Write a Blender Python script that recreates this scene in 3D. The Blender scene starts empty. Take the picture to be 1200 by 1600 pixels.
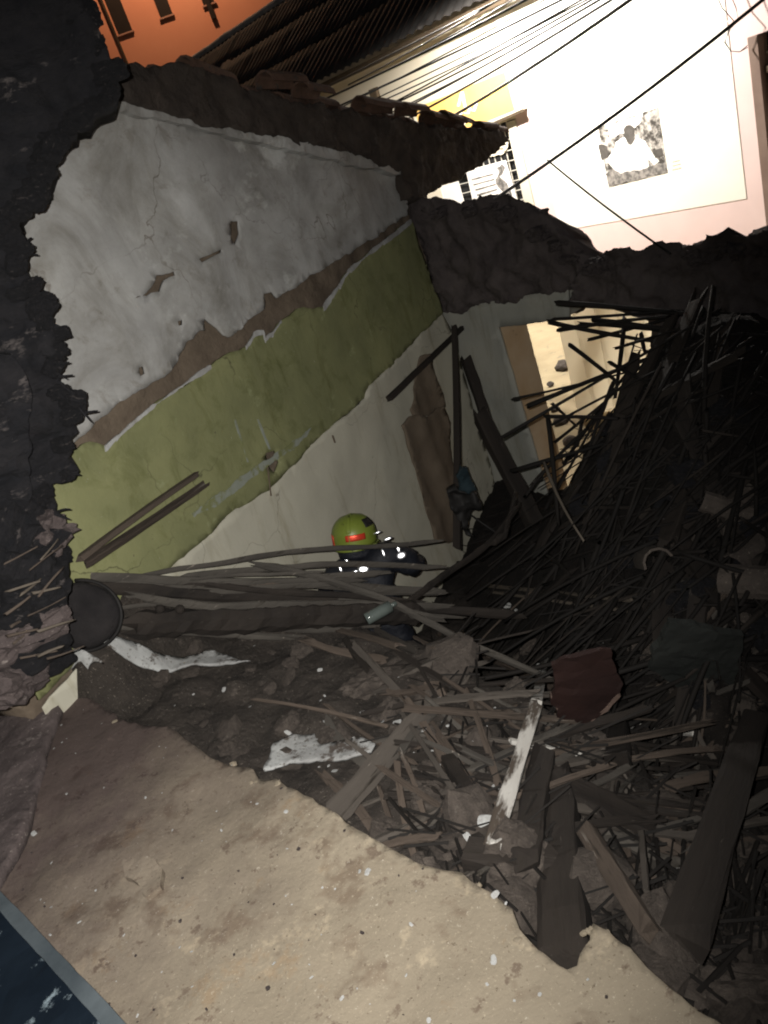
import bpy, bmesh, math, random
import numpy as np
from mathutils import Vector, Matrix, Quaternion, noise, geometry

# ------------------------------------------------------------------ scene, camera, world, light
scene = bpy.context.scene
COL = scene.collection
R = random.Random(11)
CAM = Vector((0, 0, 4.2)); F = 1200.0
PITCH = math.radians(24.7); ROLL = math.radians(20)
FWD = Vector((0, math.cos(PITCH), -math.sin(PITCH)))
UP0 = Vector((0, math.sin(PITCH), math.cos(PITCH)))
RIGHT = math.cos(ROLL)*Vector((1, 0, 0)) - math.sin(ROLL)*UP0
UP = math.sin(ROLL)*Vector((1, 0, 0)) + math.cos(ROLL)*UP0
cd = bpy.data.cameras.new('camera'); cam = bpy.data.objects.new('camera', cd); COL.objects.link(cam)
cd.sensor_fit = 'VERTICAL'; cd.sensor_height = 24; cd.lens = 18; cd.clip_start = 0.02; cd.clip_end = 1500
cam.matrix_world = Matrix(((RIGHT.x, UP.x, -FWD.x, CAM.x), (RIGHT.y, UP.y, -FWD.y, CAM.y), (RIGHT.z, UP.z, -FWD.z, CAM.z), (0, 0, 0, 1)))
scene.camera = cam

world = bpy.data.worlds.new("World"); scene.world = world; world.use_nodes = True
wn = world.node_tree.nodes; bg = wn['Background']
sky = wn.new('ShaderNodeTexSky'); sky.sky_type = 'NISHITA'; sky.sun_disc = False
sky.sun_elevation = math.radians(-2); sky.sun_rotation = math.radians(250)
world.node_tree.links.new(sky.outputs[0], bg.inputs[0]); bg.inputs[1].default_value = 0.15

def light(name, kind, loc, energy, color, target=None, size=0.05, spot=None, blend=1.0):
    l = bpy.data.lights.new(name, kind); l.energy = energy; l.color = color
    if kind in ('POINT', 'SPOT'): l.shadow_soft_size = size
    if kind == 'SPOT': l.spot_size = math.radians(spot); l.spot_blend = blend
    o = bpy.data.objects.new(name, l); COL.objects.link(o); o.location = loc
    if target is not None: o.rotation_euler = (Vector(target)-Vector(loc)).to_track_quat('-Z', 'Y').to_euler()
    return o
# weak moonlight
moon = light('moon', 'SUN', (0, 0, 30), 0.01, (.7, .8, 1), (6, 9, 0)); moon.data.angle = math.radians(2)
# the phone's own flash, a few centimetres beside the lens
FL = CAM - RIGHT*0.06 + UP*0.035
light('phone_flash', 'SPOT', FL, 740, (1.0, .97, .92), FL + FWD*2 - RIGHT*0.56 - UP*0.30, 0.006, 104, 1.0)

scene.cycles.filter_width = 2.0
vs = scene.view_settings
vs.view_transform = 'Standard'; vs.look = 'None'; vs.gamma = 1; vs.use_curve_mapping = False; vs.exposure = 0.0

# ------------------------------------------------------------------ projection helpers
def ray(x, y): return FWD + RIGHT*((x-600)/F) - UP*((y-800)/F)
def P(x, y, d): return CAM + ray(x, y)*d
def PZ(x, y, z):
    r = ray(x, y); return CAM + r*((z-CAM.z)/r.z)
class Frame:
    def __init__(s, O, U, V, N): s.O, s.U, s.V, s.N = Vector(O), Vector(U), Vector(V), Vector(N)
    def px(s, x, y):
        r = ray(x, y); t = (s.O-CAM).dot(s.N)/r.dot(s.N); p = CAM + r*t - s.O
        return (p.dot(s.U), p.dot(s.V))
    def pxs(s, pts): return [s.px(*p) for p in pts]
    def w(s, u, v, n=0): return s.O + s.U*u + s.V*v + s.N*n
    def pw(s, x, y, n=0): return s.w(*s.px(x, y), n)
    def off(s, n): return Frame(s.O + s.N*n, s.U, s.V, s.N)
Z = Vector((0, 0, 1))
NF = Vector((.831, .556, 0)).normalized(); EF = Vector((NF.y, -NF.x, 0))
FAC = Frame(NF*5.32, EF, Z, -NF)                       # the house's own street front
FAR = Frame(NF*13.5, EF, Z, -NF)                       # wall across the street
EW = Vector((.592, .806, 0)).normalized(); CORNER = Vector((1.275, 7.68, 0))
WAL = Frame(CORNER, EW, Z, Vector((EW.y, -EW.x, 0)))   # side wall of the collapsed room
LEDZ = 2.2
FLO = Frame((0, 0, LEDZ), (1, 0, 0), (0, 1, 0), (0, 0, 1))

# ------------------------------------------------------------------ materials
def mat(name, c1, c2, scale=4, rough=.9, bump=.3, bscale=None, stretch=(1, 1, 1), c3=None, t3=.62, s3=None,
        metal=0, spec=.3, contrast=.25, rnd=False, grad=None, bdist=.02, grit=None, streak=None, crack=None):
    m = bpy.data.materials.new(name); m.use_nodes = True
    nt = m.node_tree; n = nt.nodes; L = nt.links; b = n['Principled BSDF']
    tc = n.new('ShaderNodeTexCoord'); mp = n.new('ShaderNodeMapping'); mp.inputs['Scale'].default_value = stretch
    vec = tc.outputs['Object']
    if rnd:
        oi = n.new('ShaderNodeObjectInfo'); ad = n.new('ShaderNodeVectorMath'); ad.operation = 'MULTIPLY_ADD'
        ad.inputs[0].default_value = (37, 91, 53)
        sc = n.new('ShaderNodeVectorMath'); sc.operation = 'SCALE'; sc.inputs[0].default_value = (37, 91, 53)
        L.new(oi.outputs['Random'], sc.inputs['Scale'])
        ad.operation = 'ADD'; L.new(vec, ad.inputs[0]); L.new(sc.outputs[0], ad.inputs[1]); vec = ad.outputs[0]
    L.new(vec, mp.inputs[0])
    nz = n.new('ShaderNodeTexNoise'); nz.inputs['Scale'].default_value = scale; nz.inputs['Detail'].default_value = 8
    nz.inputs['Roughness'].default_value = .62
    L.new(mp.outputs[0], nz.inputs['Vector'])
    cr = n.new('ShaderNodeValToRGB'); cr.color_ramp.elements[0].position = .5-contrast; cr.color_ramp.elements[1].position = .5+contrast
    cr.color_ramp.elements[0].color = (*c1, 1); cr.color_ramp.elements[1].color = (*c2, 1)
    L.new(nz.outputs['Fac'], cr.inputs[0]); col = cr.outputs[0]
    if c3 is not None:
        n3 = n.new('ShaderNodeTexNoise'); n3.inputs['Scale'].default_value = s3 or scale*2.3; n3.inputs['Detail'].default_value = 6
        n3.inputs['Roughness'].default_value = .68
        L.new(mp.outputs[0], n3.inputs['Vector'])
        r3 = n.new('ShaderNodeMapRange'); r3.inputs[1].default_value = t3; r3.inputs[2].default_value = t3+.07
        L.new(n3.outputs['Fac'], r3.inputs[0])
        mx = n.new('ShaderNodeMix'); mx.data_type = 'RGBA'; L.new(r3.outputs[0], mx.inputs['Factor'])
        L.new(col, mx.inputs['A']); mx.inputs['B'].default_value = (*c3, 1); col = mx.outputs['Result']
    def over(col, fac, colour, mode='MIX'):
        mx = n.new('ShaderNodeMix'); mx.data_type = 'RGBA'; mx.blend_type = mode; L.new(fac, mx.inputs['Factor']); L.new(col, mx.inputs['A']); mx.inputs['B'].default_value = (*colour, 1); return mx.outputs['Result']
    for (gs, gt, gw_, gcol) in (grit or ()):          # specks: scale, threshold, softness, colour
        g = n.new('ShaderNodeTexNoise'); g.inputs['Scale'].default_value = gs; g.inputs['Detail'].default_value = 4; g.inputs['Roughness'].default_value = .75
        L.new(mp.outputs[0], g.inputs['Vector']); gr = n.new('ShaderNodeMapRange'); gr.inputs[1].default_value = gt; gr.inputs[2].default_value = gt+gw_
        L.new(g.outputs['Fac'], gr.inputs[0]); col = over(col, gr.outputs[0], gcol)
    for (sv, ss, st_, sw, scol) in (streak or ()):    # stretched dirt: stretch vector, scale, threshold, softness, multiply colour
        m5 = n.new('ShaderNodeMapping'); m5.inputs['Scale'].default_value = sv; m5.inputs['Rotation'].default_value = (0, 0, math.radians(-53.7)); m5.vector_type = 'TEXTURE'
        m5.inputs['Scale'].default_value = tuple(1/v for v in sv); L.new(tc.outputs['Object'], m5.inputs[0])
        g = n.new('ShaderNodeTexNoise'); g.inputs['Scale'].default_value = ss; g.inputs['Detail'].default_value = 9; g.inputs['Roughness'].default_value = .7; g.inputs['Distortion'].default_value = .6
        L.new(m5.outputs[0], g.inputs['Vector']); gr = n.new('ShaderNodeMapRange'); gr.inputs[1].default_value = st_; gr.inputs[2].default_value = st_+sw
        L.new(g.outputs['Fac'], gr.inputs[0]); col = over(col, gr.outputs[0], scol, 'MULTIPLY')
    if crack:
        cs, cw, ccol = crack
        dn = n.new('ShaderNodeTexNoise'); dn.inputs['Scale'].default_value = cs*2.5; dn.inputs['Detail'].default_value = 6; L.new(tc.outputs['Object'], dn.inputs['Vector'])
        av = n.new('ShaderNodeVectorMath'); av.operation = 'MULTIPLY_ADD'; av.inputs[1].default_value = (.5/cs,)*3; L.new(dn.outputs['Color'], av.inputs[0]); L.new(tc.outputs['Object'], av.inputs[2])
        vo = n.new('ShaderNodeTexVoronoi'); vo.feature = 'DISTANCE_TO_EDGE'; vo.inputs['Scale'].default_value = cs; L.new(av.outputs[0], vo.inputs['Vector'])
        gr = n.new('ShaderNodeMapRange'); gr.inputs[1].default_value = cw; gr.inputs[2].default_value = 0; L.new(vo.outputs['Distance'], gr.inputs[0])
        m6 = n.new('ShaderNodeMath'); m6.operation = 'MULTIPLY'; L.new(gr.outputs[0], m6.inputs[0])
        pm = n.new('ShaderNodeMapRange'); pm.inputs[1].default_value = .47; pm.inputs[2].default_value = .6; L.new(nz.outputs['Fac'], pm.inputs[0]); L.new(pm.outputs[0], m6.inputs[1])
        col = over(col, m6.outputs[0], ccol)
    if grad is not None:            # (axis direction, start, end, colour): tint multiplied in along that direction
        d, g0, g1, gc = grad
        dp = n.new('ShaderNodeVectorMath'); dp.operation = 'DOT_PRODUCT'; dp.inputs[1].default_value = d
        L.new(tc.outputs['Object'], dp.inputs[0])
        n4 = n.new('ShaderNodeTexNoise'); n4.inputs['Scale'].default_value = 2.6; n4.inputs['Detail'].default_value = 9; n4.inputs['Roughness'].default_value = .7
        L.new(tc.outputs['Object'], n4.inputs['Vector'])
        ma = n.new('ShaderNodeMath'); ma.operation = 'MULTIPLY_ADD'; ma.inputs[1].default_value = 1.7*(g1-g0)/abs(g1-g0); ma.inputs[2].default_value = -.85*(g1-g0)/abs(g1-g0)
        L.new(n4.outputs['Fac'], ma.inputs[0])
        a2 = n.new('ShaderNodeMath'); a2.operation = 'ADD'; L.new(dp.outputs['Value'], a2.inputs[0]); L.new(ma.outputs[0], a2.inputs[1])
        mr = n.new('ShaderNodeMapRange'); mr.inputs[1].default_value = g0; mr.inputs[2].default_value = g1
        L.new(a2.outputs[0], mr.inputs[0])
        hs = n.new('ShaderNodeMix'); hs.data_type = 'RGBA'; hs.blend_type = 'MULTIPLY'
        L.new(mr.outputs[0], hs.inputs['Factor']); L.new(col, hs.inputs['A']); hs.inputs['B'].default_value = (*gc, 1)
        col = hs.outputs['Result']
    L.new(col, b.inputs['Base Color'])
    b.inputs['Roughness'].default_value = rough; b.inputs['Metallic'].default_value = metal
    b.inputs['Specular IOR Level'].default_value = spec
    if bump:
        nb = n.new('ShaderNodeTexNoise'); nb.inputs['Scale'].default_value = bscale or scale*6; nb.inputs['Detail'].default_value = 9
        nb.inputs['Roughness'].default_value = .7
        L.new(mp.outputs[0], nb.inputs['Vector'])
        bp = n.new('ShaderNodeBump'); bp.inputs['Strength'].default_value = bump; bp.inputs['Distance'].default_value = bdist
        L.new(nb.outputs['Fac'], bp.inputs['Height']); L.new(bp.outputs[0], b.inputs['Normal'])
    return m
M = {}
M['plaster_up'] = mat('worn_white_plaster', (.26, .255, .245), (.53, .53, .515), 1.0, .92, .3, 9, (1, 1, 1.5), c3=(.58, .59, .575), t3=.575, s3=1.15, contrast=.22, streak=[((.45, 2, 1.6), .9, .44, .22, (.62, .60, .56)), ((.6, 3, 3), 2.0, .56, .10, (.80, .78, .75))], grit=[(30, .69, .05, (.15, .13, .115))], crack=(1.1, .006, (.16, .14, .12)))
M['plaster_low'] = mat('cream_plaster', (.42, .40, .325), (.51, .49, .40), 1.2, .9, .15, 12, contrast=.3, c3=(.30, .29, .24), t3=.66, s3=2.5, streak=[((3, 3, .5), 1.6, .54, .16, (.72, .69, .62))], grit=[(40, .68, .05, (.17, .15, .11))], crack=(.8, .004, (.2, .18, .14)))
M['green'] = mat('green_distemper', (.165, .173, .084), (.252, .256, .122), 1.6, .9, .25, 14, c3=(.27, .285, .15), t3=.62, s3=4.5, contrast=.2, streak=[((.8, 3, 2.5), 1.7, .50, .18, (.70, .72, .62)), ((3, 3, .6), 2.4, .56, .1, (.8, .8, .72))], grit=[(34, .665, .05, (.33, .33, .24)), (22, .68, .04, (.11, .10, .06))], crack=(1.3, .008, (.10, .10, .05)))
M['facade_in'] = mat('grey_plaster', (.26, .27, .25), (.37, .36, .31), 1.4, .9, .15, 12, streak=[((3, 3, .5), 1.6, .54, .16, (.72, .69, .62))], grit=[(40, .67, .05, (.14, .13, .11))])
M['jamb'] = mat('ochre_jamb', (.40, .28, .16), (.52, .42, .30), 2, .9, .2, 12, c3=(.2, .15, .1), t3=.64)
M['adobe'] = mat('dark_adobe', (.050, .038, .032), (.125, .095, .078), 5, .97, .9, 18, bdist=.03)
M['adobe_strip'] = mat('bare_adobe', (.10, .075, .055), (.19, .15, .11), 6, .97, .7, 20)
M['adobe_facade'] = mat('purple_grey_adobe', (.055, .045, .046), (.125, .105, .10), 4, .97, .9, 16, bdist=.03)
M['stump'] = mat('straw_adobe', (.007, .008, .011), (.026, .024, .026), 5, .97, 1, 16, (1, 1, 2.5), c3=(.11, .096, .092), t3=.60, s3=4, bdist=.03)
M['chunk'] = mat('adobe_lump', (.045, .037, .032), (.125, .103, .087), 6, .97, .9, 22, rnd=True, c3=(.16, .14, .12), t3=.64, s3=4, grit=[(50, .62, .05, (.22, .19, .155)), (90, .62, .05, (.03, .025, .02))])
M['rubble'] = mat('rubble_earth', (.026, .022, .019), (.075, .062, .052), 5, .98, 1, 26, c3=(.12, .10, .085), t3=.62, s3=7, bdist=.035, grad=((1, .25, 0), 1.0, 2.0, (.20, .19, .19)), grit=[(60, .62, .05, (.20, .17, .14)), (110, .64, .05, (.30, .28, .25))])  # gradient multiplies the colour darker towards the heap side
M['dirt'] = mat('packed_tan_earth', (.205, .172, .126), (.285, .242, .180), 1.5, .97, .4, 34, c3=(.235, .18, .12), t3=.60, s3=4,
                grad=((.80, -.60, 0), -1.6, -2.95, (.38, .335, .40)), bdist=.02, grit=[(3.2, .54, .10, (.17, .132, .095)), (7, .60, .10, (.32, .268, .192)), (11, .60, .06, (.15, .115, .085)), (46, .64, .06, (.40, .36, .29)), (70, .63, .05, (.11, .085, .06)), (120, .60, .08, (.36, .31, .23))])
M['dirt_side'] = mat('purple_brown_earth', (.06, .047, .046), (.135, .108, .103), 4, .97, .9, 20, c3=(.24, .205, .19), t3=.62, s3=9, grit=[(46, .62, .06, (.30, .26, .23)), (70, .62, .05, (.05, .04, .038))])
M['wood_dark'] = mat('dark_old_timber', (.010, .008, .007), (.034, .027, .022), 6, .85, .6, 16, (.12, 1, 1), rnd=True, grit=[(24, .58, .12, (.02, .016, .012)), (55, .66, .05, (.09, .078, .066))])
M['wood_grey'] = mat('weathered_timber', (.040, .034, .029), (.105, .09, .076), 6, .88, .6, 18, (.1, 1, 1), rnd=True, grit=[(24, .58, .12, (.02, .016, .012)), (55, .66, .05, (.22, .19, .16))])
M['wood_dusty'] = mat('dusty_pole', (.036, .032, .028), (.092, .082, .070), 6, .9, .6, 18, (.15, .15, 1), rnd=True, c3=(.05, .042, .034), t3=.6, grit=[(24, .58, .12, (.02, .016, .012)), (55, .66, .05, (.22, .19, .16))])
M['wood_brown'] = mat('brown_plank', (.042, .032, .025), (.12, .093, .074), 7, .9, .9, 20, (.07, 1, 1), rnd=True, c3=(.28, .25, .22), t3=.68, s3=9, grit=[(24, .58, .12, (.02, .016, .012)), (55, .66, .05, (.22, .19, .16))])
M['wood_white'] = mat('flaking_white_plank', (.35, .33, .30), (.62, .60, .56), 5, .88, .5, 16, (.25, 1, 1), rnd=True, c3=(.07, .055, .043), t3=.49, s3=6)
M['cane'] = mat('split_cane', (.004, .0035, .003), (.014, .011, .009), 5, .8, .4, 20, (.15, 1, 1), rnd=True)
M['cane_pale'] = mat('pale_split_cane', (.07, .058, .045), (.15, .125, .10), 5, .8, .4, 20, (.15, 1, 1), rnd=True)
M['flake'] = mat('white_plaster_flake', (.26, .25, .24), (.50, .51, .50), 7, .9, .4, 24, rnd=True, c3=(.2, .16, .13), t3=.62)
M['plaster_dirty'] = mat('dirty_white_plaster', (.20, .195, .19), (.50, .51, .50), 4, .92, .6, 22, c3=(.085, .07, .06), t3=.54, s3=7, grit=[(40, .58, .08, (.10, .085, .07))])
M['scrape'] = mat('scraped_grey_paint', (.20, .22, .17), (.30, .32, .29), 6, .9, .2, 20, c3=(.18, .19, .085), t3=.5, s3=5)
M['tile'] = mat('old_clay_tile', (.075, .045, .032), (.17, .10, .07), 7, .95, .6, 24, rnd=True, c3=(.06, .055, .05), t3=.58)
M['roofmud'] = mat('roof_mud', (.035, .028, .024), (.085, .068, .056), 6, .97, 1, 16, bdist=.03)
M['far_white'] = mat('lit_white_wall', (.76, .735, .67), (.82, .80, .74), 1.2, .9, .1, 9, streak=[((3, 3, .35), 1.2, .56, .2, (.93, .90, .86))])
M['far_cream'] = mat('cream_wall', (.66, .60, .48), (.74, .68, .56), 1.2, .9, .12, 9)
M['far_pink'] = mat('pale_pink_wall', (.66, .51, .49), (.73, .58, .56), 1.3, .9, .1, 9)
M['far_roof'] = mat('dark_corrugated_roofing', (.014, .013, .013), (.042, .038, .035), 3, .85, .4, 14, c3=(.13, .12, .11), t3=.66, s3=6)
M['ridge'] = mat('mortar_ridge', (.2, .19, .18), (.5, .48, .46), 2.5, .9, .5, 8)
M['fascia'] = mat('brown_fascia', (.045, .032, .02), (.09, .065, .04), 4, .8, .4, 10)
M['orange'] = mat('orange_render', (.70, .30, .19), (.78, .36, .23), .35, .9, .15, 6)
M['orange_trim'] = mat('dusty_trim', (.40, .22, .17), (.46, .27, .21), .8, .9, .1, 6)
M['void'] = mat('dark_opening', (.015, .01, .009), (.025, .018, .015), 3, .6, 0)
M['glass'] = mat('dark_window_glass', (.02, .02, .022), (.03, .03, .03), 2, .12, 0, spec=.5)
M['street'] = mat('dusty_street', (.24, .19, .115), (.40, .33, .21), 1.1, .95, .5, 9, c3=(.2, .17, .12), t3=.6, s3=3)
M['ground'] = mat('dark_ground', (.05, .045, .04), (.09, .08, .065), .3, .95, .3, 3)
M['sheet'] = mat('white_ribbed_plastic', (.60, .58, .52), (.72, .70, .64), 2, .5, .05, 8, spec=.4)
_m = M['sheet']; _nt = _m.node_tree; _o = [n for n in _nt.nodes if n.type == 'OUTPUT_MATERIAL'][0]; _b = _nt.nodes['Principled BSDF']
_t = _nt.nodes.new('ShaderNodeBsdfTranslucent'); _t.inputs[0].default_value = (.80, .76, .66, 1); _x = _nt.nodes.new('ShaderNodeMixShader'); _x.inputs[0].default_value = .8
_nt.links.new(_b.outputs[0], _x.inputs[1]); _nt.links.new(_t.outputs[0], _x.inputs[2]); _nt.links.new(_x.outputs[0], _o.inputs[0])
M['cable'] = mat('black_cable', (.008, .008, .008), (.016, .015, .014), 6, .6, 0)
M['cable_grey'] = mat('grey_cable', (.07, .065, .06), (.11, .105, .10), 6, .6, 0)
M['sign'] = mat('yellow_sign_face', (.80, .46, .12), (.84, .54, .17), 1.2, .5, 0)
M['sign_frame'] = mat('pale_sign_frame', (.55, .52, .42), (.62, .58, .48), 2, .6, 0)
M['print_white'] = mat('white_print', (.78, .76, .72), (.8, .78, .75), 2, .7, 0)
M['print_photo'] = mat('grey_photo_print', (.05, .045, .04), (.55, .52, .48), 7, .7, 0, c3=(.06, .055, .05), t3=.57, s3=11, contrast=.1)
M['print_dark'] = mat('dark_print', (.05, .045, .04), (.12, .11, .10), 9, .7, 0)
M['print_mid'] = mat('mid_grey_print', (.10, .095, .09), (.30, .28, .26), 12, .7, 0, contrast=.1)
M['iron'] = mat('painted_iron', (.5, .48, .43), (.6, .57, .5), 3, .6, 0)
M['door_wood'] = mat('grey_door_paint', (.42, .37, .33), (.5, .45, .4), 3, .6, .1, 8, (1, 1, .2))
M['door_frame'] = mat('brown_door_frame', (.16, .11, .09), (.22, .16, .13), 3, .6, .1, 8)
M['cloth_brown'] = mat('brown_sacking', (.11, .085, .06), (.165, .13, .095), 5, .95, .5, 60)
M['cloth_blue'] = mat('teal_cloth', (.008, .017, .022), (.016, .030, .037), 8, .85, .4, 30)
M['bag_dark'] = mat('dark_bag', (.008, .008, .008), (.020, .018, .017), 8, .7, .1, 20)
M['maroon'] = mat('maroon_board', (.010, .005, .0045), (.024, .010, .008), 3, .7, .3, 14)
M['maroon_edge'] = mat('broken_board_edge', (.10, .065, .05), (.17, .12, .10), 9, .9, .3, 20)
M['sheet_green'] = mat('dark_green_sheet', (.012, .014, .013), (.032, .034, .031), 3, .8, .3, 10)
M['tub'] = mat('black_plastic_tub', (.012, .011, .012), (.034, .030, .030), 6, 1.0, 1.0, 18, c3=(.22, .22, .23), t3=.72, s3=9)
M['blue_panel'] = mat('dark_blue_glossy_sheet', (.004, .007, .012), (.011, .017, .025), 2.5, .3, .15, 8, c3=(.20, .25, .28), t3=.60, s3=7, spec=.5)
M['blue_rim'] = mat('pale_blue_grey_rim', (.045, .056, .064), (.10, .118, .128), 5, .5, .1, 12)
M['navy'] = mat('navy_jacket', (.003, .004, .008), (.009, .011, .018), 9, .6, .8, 14, spec=.5)
M['lime'] = mat('lime_helmet', (.13, .17, .025), (.19, .23, .035), 3, .42, .05, 10, spec=.5, grit=[(18, .63, .05, (.05, .055, .015)), (40, .66, .04, (.3, .32, .12))])
M['redtape'] = mat('red_reflective_tape', (.90, .06, .03), (.95, .12, .06), 14, .32, .1, 40, metal=.6, spec=.6)
M['silver'] = mat('silver_reflector', (.9, .92, .97), (.95, .96, 1), 9, .30, .0, 60, metal=1)
M['skin'] = mat('skin', (.28, .15, .09), (.34, .19, .12), 6, .6, .1, 30)
M['glove'] = mat('dark_glove', (.02, .02, .02), (.035, .035, .035), 6, .8, .2, 20)
M['plastic'] = mat('clear_plastic', (.05, .06, .055), (.11, .13, .12), 4, .12, .2, 12, spec=.8)
M['lamp_metal'] = mat('grey_lamp_metal', (.2, .2, .2), (.26, .26, .26), 4, .5, 0, metal=.5)
def glow(name, c, s):
    m = bpy.data.materials.new(name); m.use_nodes = True; b = m.node_tree.nodes['Principled BSDF']
    b.inputs['Emission Color'].default_value = (*c, 1); b.inputs['Emission Strength'].default_value = s; return m
M['lamp_glow'] = glow('lit_lamp_glass', (1, .9, .68), 12)
M['lamp_orange'] = glow('lit_amber_glass', (1, .55, .25), 12)

# ------------------------------------------------------------------ object helpers
def tag(o, label=None, cat=None, group=None, kind=None):
    if label: o['label'] = label
    if cat: o['category'] = cat
    if group: o['group'] = group
    if kind: o['kind'] = kind
    return o
def obj(name, me, m=None, parent=None, smooth=False):
    if m is not None and not me.materials: me.materials.append(M[m])
    o = bpy.data.objects.new(name, me); COL.objects.link(o)
    if parent: o.parent = parent; o.matrix_parent_inverse = parent.matrix_world.inverted()
    if smooth: me.shade_smooth()
    return o
def empty(name, loc, label=None, cat=None, group=None):
    o = bpy.data.objects.new(name, None); COL.objects.link(o); o.location = loc; o.empty_display_size = .1
    o.matrix_world = Matrix.Translation(loc)
    return tag(o, label, cat, group)
def mesh(vs_, fs_, name='m'):
    me = bpy.data.meshes.new(name); me.from_pydata([tuple(v) for v in vs_], [], fs_); me.update(); return me
def fr(p, sc, o=4): return noise.fractal(Vector(p)*sc, .7, 2.1, o, noise_basis='PERLIN_ORIGINAL')

def fractal_outline(pts, seg, jag, seed):
    out = []; n = len(pts)
    for i in range(n):
        a = Vector(pts[i]); b = Vector(pts[(i+1) % n]); d = b-a; L = d.length
        if L < 1e-6: continue
        k = max(1, int(L/seg)); nrm = Vector((-d.y, d.x))/L
        for j in range(k):
            t = j/k; p = a+d*t
            w = min(1, min(j, k-j)/2.0) if k > 1 else 0
            q = Vector((p.x*2.1+seed*7.7, p.y*2.1, seed*3.1))
            dsp = (noise.fractal(q*1.9, .75, 2.3, 5))*jag*w
            out.append(p+nrm*dsp)
    return out
def inside(px, py, poly):
    c = np.zeros(len(px), bool); n = len(poly); j = n-1
    for i in range(n):
        xi, yi = poly[i]; xj, yj = poly[j]
        if yi != yj:
            c ^= ((yi > py) != (yj > py)) & (px < (xj-xi)*(py-yi)/(yj-yi)+xi)
        j = i
    return c
SEED = [0]
def plate_mesh(outline, fr_, th, spacing=.08, relief=.01, rscale=3, jag=.02, seg=.03, holes=(), zfun=None, bd=0):
    SEED[0] += 1; sd = SEED[0]
    out = fractal_outline(outline, seg, jag, sd)
    loops = [out]+[fractal_outline(h, seg, jag*.4, sd+.3) for h in holes]
    pts = []; edges = []
    for lp in loops:
        b = len(pts); pts += lp; edges += [(b+i, b+(i+1) % len(lp)) for i in range(len(lp))]
    xs = [p.x for p in out]; ys = [p.y for p in out]
    gx, gy = np.meshgrid(np.arange(min(xs), max(xs), spacing), np.arange(min(ys), max(ys), spacing))
    rs = np.random.RandomState(sd)
    gx = gx.ravel()+rs.uniform(-.3, .3, gx.size)*spacing; gy = gy.ravel()+rs.uniform(-.3, .3, gy.size)*spacing
    ok = inside(gx, gy, [(p.x, p.y) for p in out])
    pts += [Vector((a, b)) for a, b in zip(gx[ok], gy[ok])]
    V2, E2, F2, *_ = geometry.delaunay_2d_cdt(pts, edges, [], 0, 1e-5)
    cx = np.array([sum(V2[i].x for i in f)/3 for f in F2]); cy = np.array([sum(V2[i].y for i in f)/3 for f in F2])
    keep = inside(cx, cy, [(p.x, p.y) for p in out])
    for lp in loops[1:]: keep &= ~inside(cx, cy, [(p.x, p.y) for p in lp])
    F3 = [tuple(f) for f, k in zip(F2, keep) if k]
    used = sorted({i for f in F3 for i in f}); mp = {v: i for i, v in enumerate(used)}
    F3 = [tuple(mp[i] for i in f) for f in F3]; V3 = [V2[i] for i in used]; n = len(V3)
    front = []; back = []
    for p in V3:
        h = relief*(fr((p.x+sd*5.3, p.y, sd), rscale, 5)) if relief else 0
        if zfun: h += zfun(p.x, p.y)
        w = fr_.w(p.x, p.y, h); front.append(w)
        back.append(fr_.w(p.x, p.y-(bd*(1+.5*noise.noise(Vector((p.x*3, p.y*3, sd)))) if bd else 0), (zfun(p.x, p.y) if zfun else 0)-th))
    cnt = {}
    for f in F3:
        for a, b in ((f[0], f[1]), (f[1], f[2]), (f[2], f[0])): cnt[(a, b)] = 1
    faces = list(F3)+[tuple(i+n for i in reversed(f)) for f in F3]
    for (a, b) in cnt:
        if (b, a) not in cnt: faces.append((b, a, a+n, b+n))
    me = mesh(front+back, faces)
    bm = bmesh.new(); bm.from_mesh(me); bmesh.ops.recalc_face_normals(bm, faces=bm.faces); bm.to_mesh(me); bm.free()
    return me
def plate(name, pxs, fr_, th, m, parent=None, label=None, cat=None, kind=None, group=None, smooth=False, uv=False, holes=(), **k):
    o2 = pxs if uv else fr_.pxs(pxs)
    me = plate_mesh(o2, fr_, th, holes=[fr_.pxs(h) for h in holes], **k)
    o = obj(name, me, m, parent, smooth)
    return tag(o, label, cat, group, kind)

def box_bm(bm, c, s, rot=None):
    g = bmesh.ops.create_cube(bm, size=1)
    mt = Matrix.Translation(c) @ (rot.to_4x4() if rot else Matrix()) @ Matrix.Diagonal((*s, 1))
    bmesh.ops.transform(bm, matrix=mt, verts=g['verts']); return g['verts']
def fbox(name, fr_, u0, u1, v0, v1, n0, n1, m, parent=None, bevel=0, label=None, cat=None, group=None, kind=None):
    bm = bmesh.new(); box_bm(bm, (0, 0, 0), (u1-u0, v1-v0, n1-n0))
    if bevel: bmesh.ops.bevel(bm, geom=bm.edges[:], offset=bevel, segments=1, affect='EDGES')
    me = bpy.data.meshes.new(name); 
    rot = Matrix((fr_.U, fr_.V, fr_.N)).transposed()
    bmesh.ops.transform(bm, matrix=Matrix.Translation(fr_.w((u0+u1)/2, (v0+v1)/2, (n0+n1)/2)) @ rot.to_4x4(), verts=bm.verts[:])
    bmesh.ops.recalc_face_normals(bm, faces=bm.faces[:]); bm.to_mesh(me); bm.free()
    return tag(obj(name, me, m, parent), label, cat, group, kind)

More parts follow.
